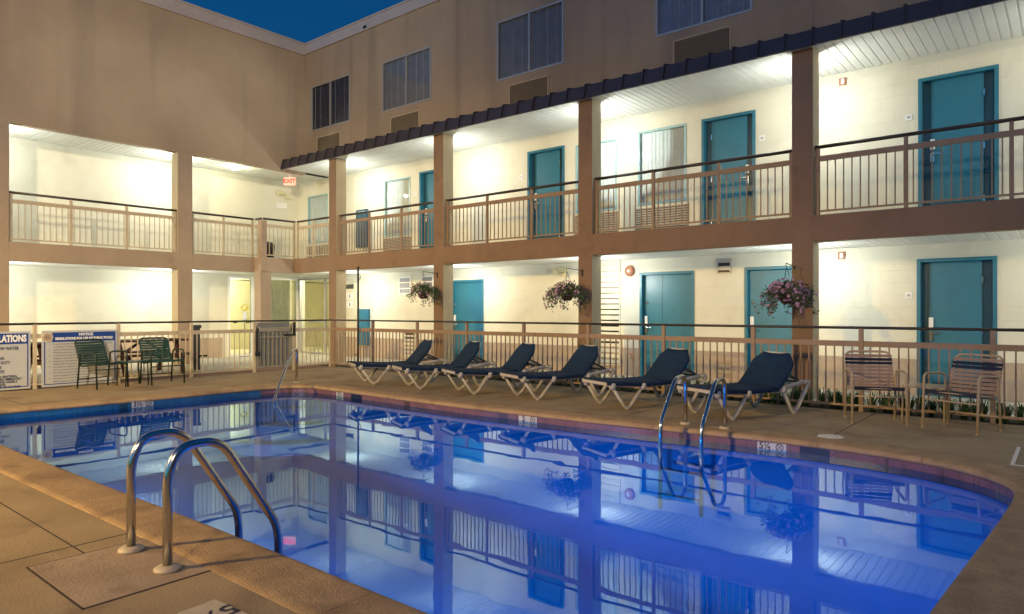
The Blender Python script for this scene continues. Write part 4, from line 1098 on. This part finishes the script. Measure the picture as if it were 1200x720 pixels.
def spot(loc, target, e, col, size, blend, r=.2, name='flood_and_streak_light'):
    l = bpy.data.lights.new(name, 'SPOT'); l.energy = e; l.color = col; l.spot_size = math.radians(size); l.spot_blend = blend; l.shadow_soft_size = r
    o = bpy.data.objects.new(name, l); o.location = loc; d = Vector(target)-Vector(loc); o.rotation_euler = d.to_track_quat('-Z','Y').to_euler(); COL.objects.link(o)
# sodium floods on the wing across the court, behind the camera, a cooler one at the right, and two added streak spots
spot((-9.5,-8.6,5.6), (-11,4,-4.2), 10500, (1,.62,.17), 88, .6, .34)
spot((3.5,-7.5,6.2), (-4.5,9,1.6), 2500, (1,.70,.48), 108, .5, .2)
spot((4,-8.0,6.8), (-17,3,6.9), 13500, (1,.84,.58), 62, .9, .4)
spot((4.2,-8.0,6.9), (-17.2,9.5,6.9), 8500, (1,.93,.74), 9, 1, .1)  # narrow spot added to lay a bright streak on the left parapet
spot((4.4,-8.0,6.9), (-17.2,6.3,6.7), 5200, (1,.92,.72), 8, 1, .1)  # second added spot, for the streak further left on that parapet
# underwater lamps in niches on the near wall
for x, e, c in ((-9.3,54,(.0,.46,1)),(-6.2,66,(.0,.36,1)),(-2.6,112,(.0,.33,1))):
    t = empty('pool_lamp', (x,2.10,-.62), 0, 'round underwater lamp in the near pool wall', 'pool lamp', 'underwater pool lamps')
    mb = MB(); mb.lathe([(.14,-.02),(.15,.0),(.14,.03),(.11,.035)], (0,0,0), 24, 'y')
    for v in mb.bm.verts: v.co.y = -v.co.y
    mb.build('ring', mt['steel'], t)
    l = bpy.data.lights.new('pool_light', 'SPOT'); l.energy = e*4.2; l.color = c; l.spot_size = math.radians(118); l.spot_blend = .8; l.shadow_soft_size = .1
    o = bpy.data.objects.new('pool_light', l); o.location = (0,.10,0); o.rotation_euler = (math.radians(58),0,0); COL.objects.link(o); o.parent = t

t = empty('pool_lamp', (-.46,4.2,-.5), 0, 'round underwater lamp in the right end wall of the pool', 'pool lamp', 'underwater pool lamps')
mb = MB(); mb.lathe([(.14,.02),(.15,.0),(.14,-.03),(.11,-.035)], (0,0,0), 24, 'x'); mb.build('ring', mt['steel'], t)
l = bpy.data.lights.new('pool_light', 'SPOT'); l.energy = 350; l.color = (0,.42,1); l.spot_size = math.radians(70); l.spot_blend = .9; l.shadow_soft_size = .1
o = bpy.data.objects.new('pool_light', l); o.location = (-.10,0,0); o.rotation_euler = (math.radians(84),0,PI/2); COL.objects.link(o); o.parent = t
scn.view_settings.view_transform = 'Standard'; scn.view_settings.look = 'None'; scn.view_settings.exposure = 0; scn.view_settings.gamma = 1
scn.cycles.use_denoising = True; scn.cycles.max_bounces = 7; scn.cycles.diffuse_bounces = 4; scn.cycles.transparent_max_bounces = 12
scn.cycles.sample_clamp_indirect = 6; scn.cycles.caustics_reflective = False; scn.cycles.caustics_refractive = False
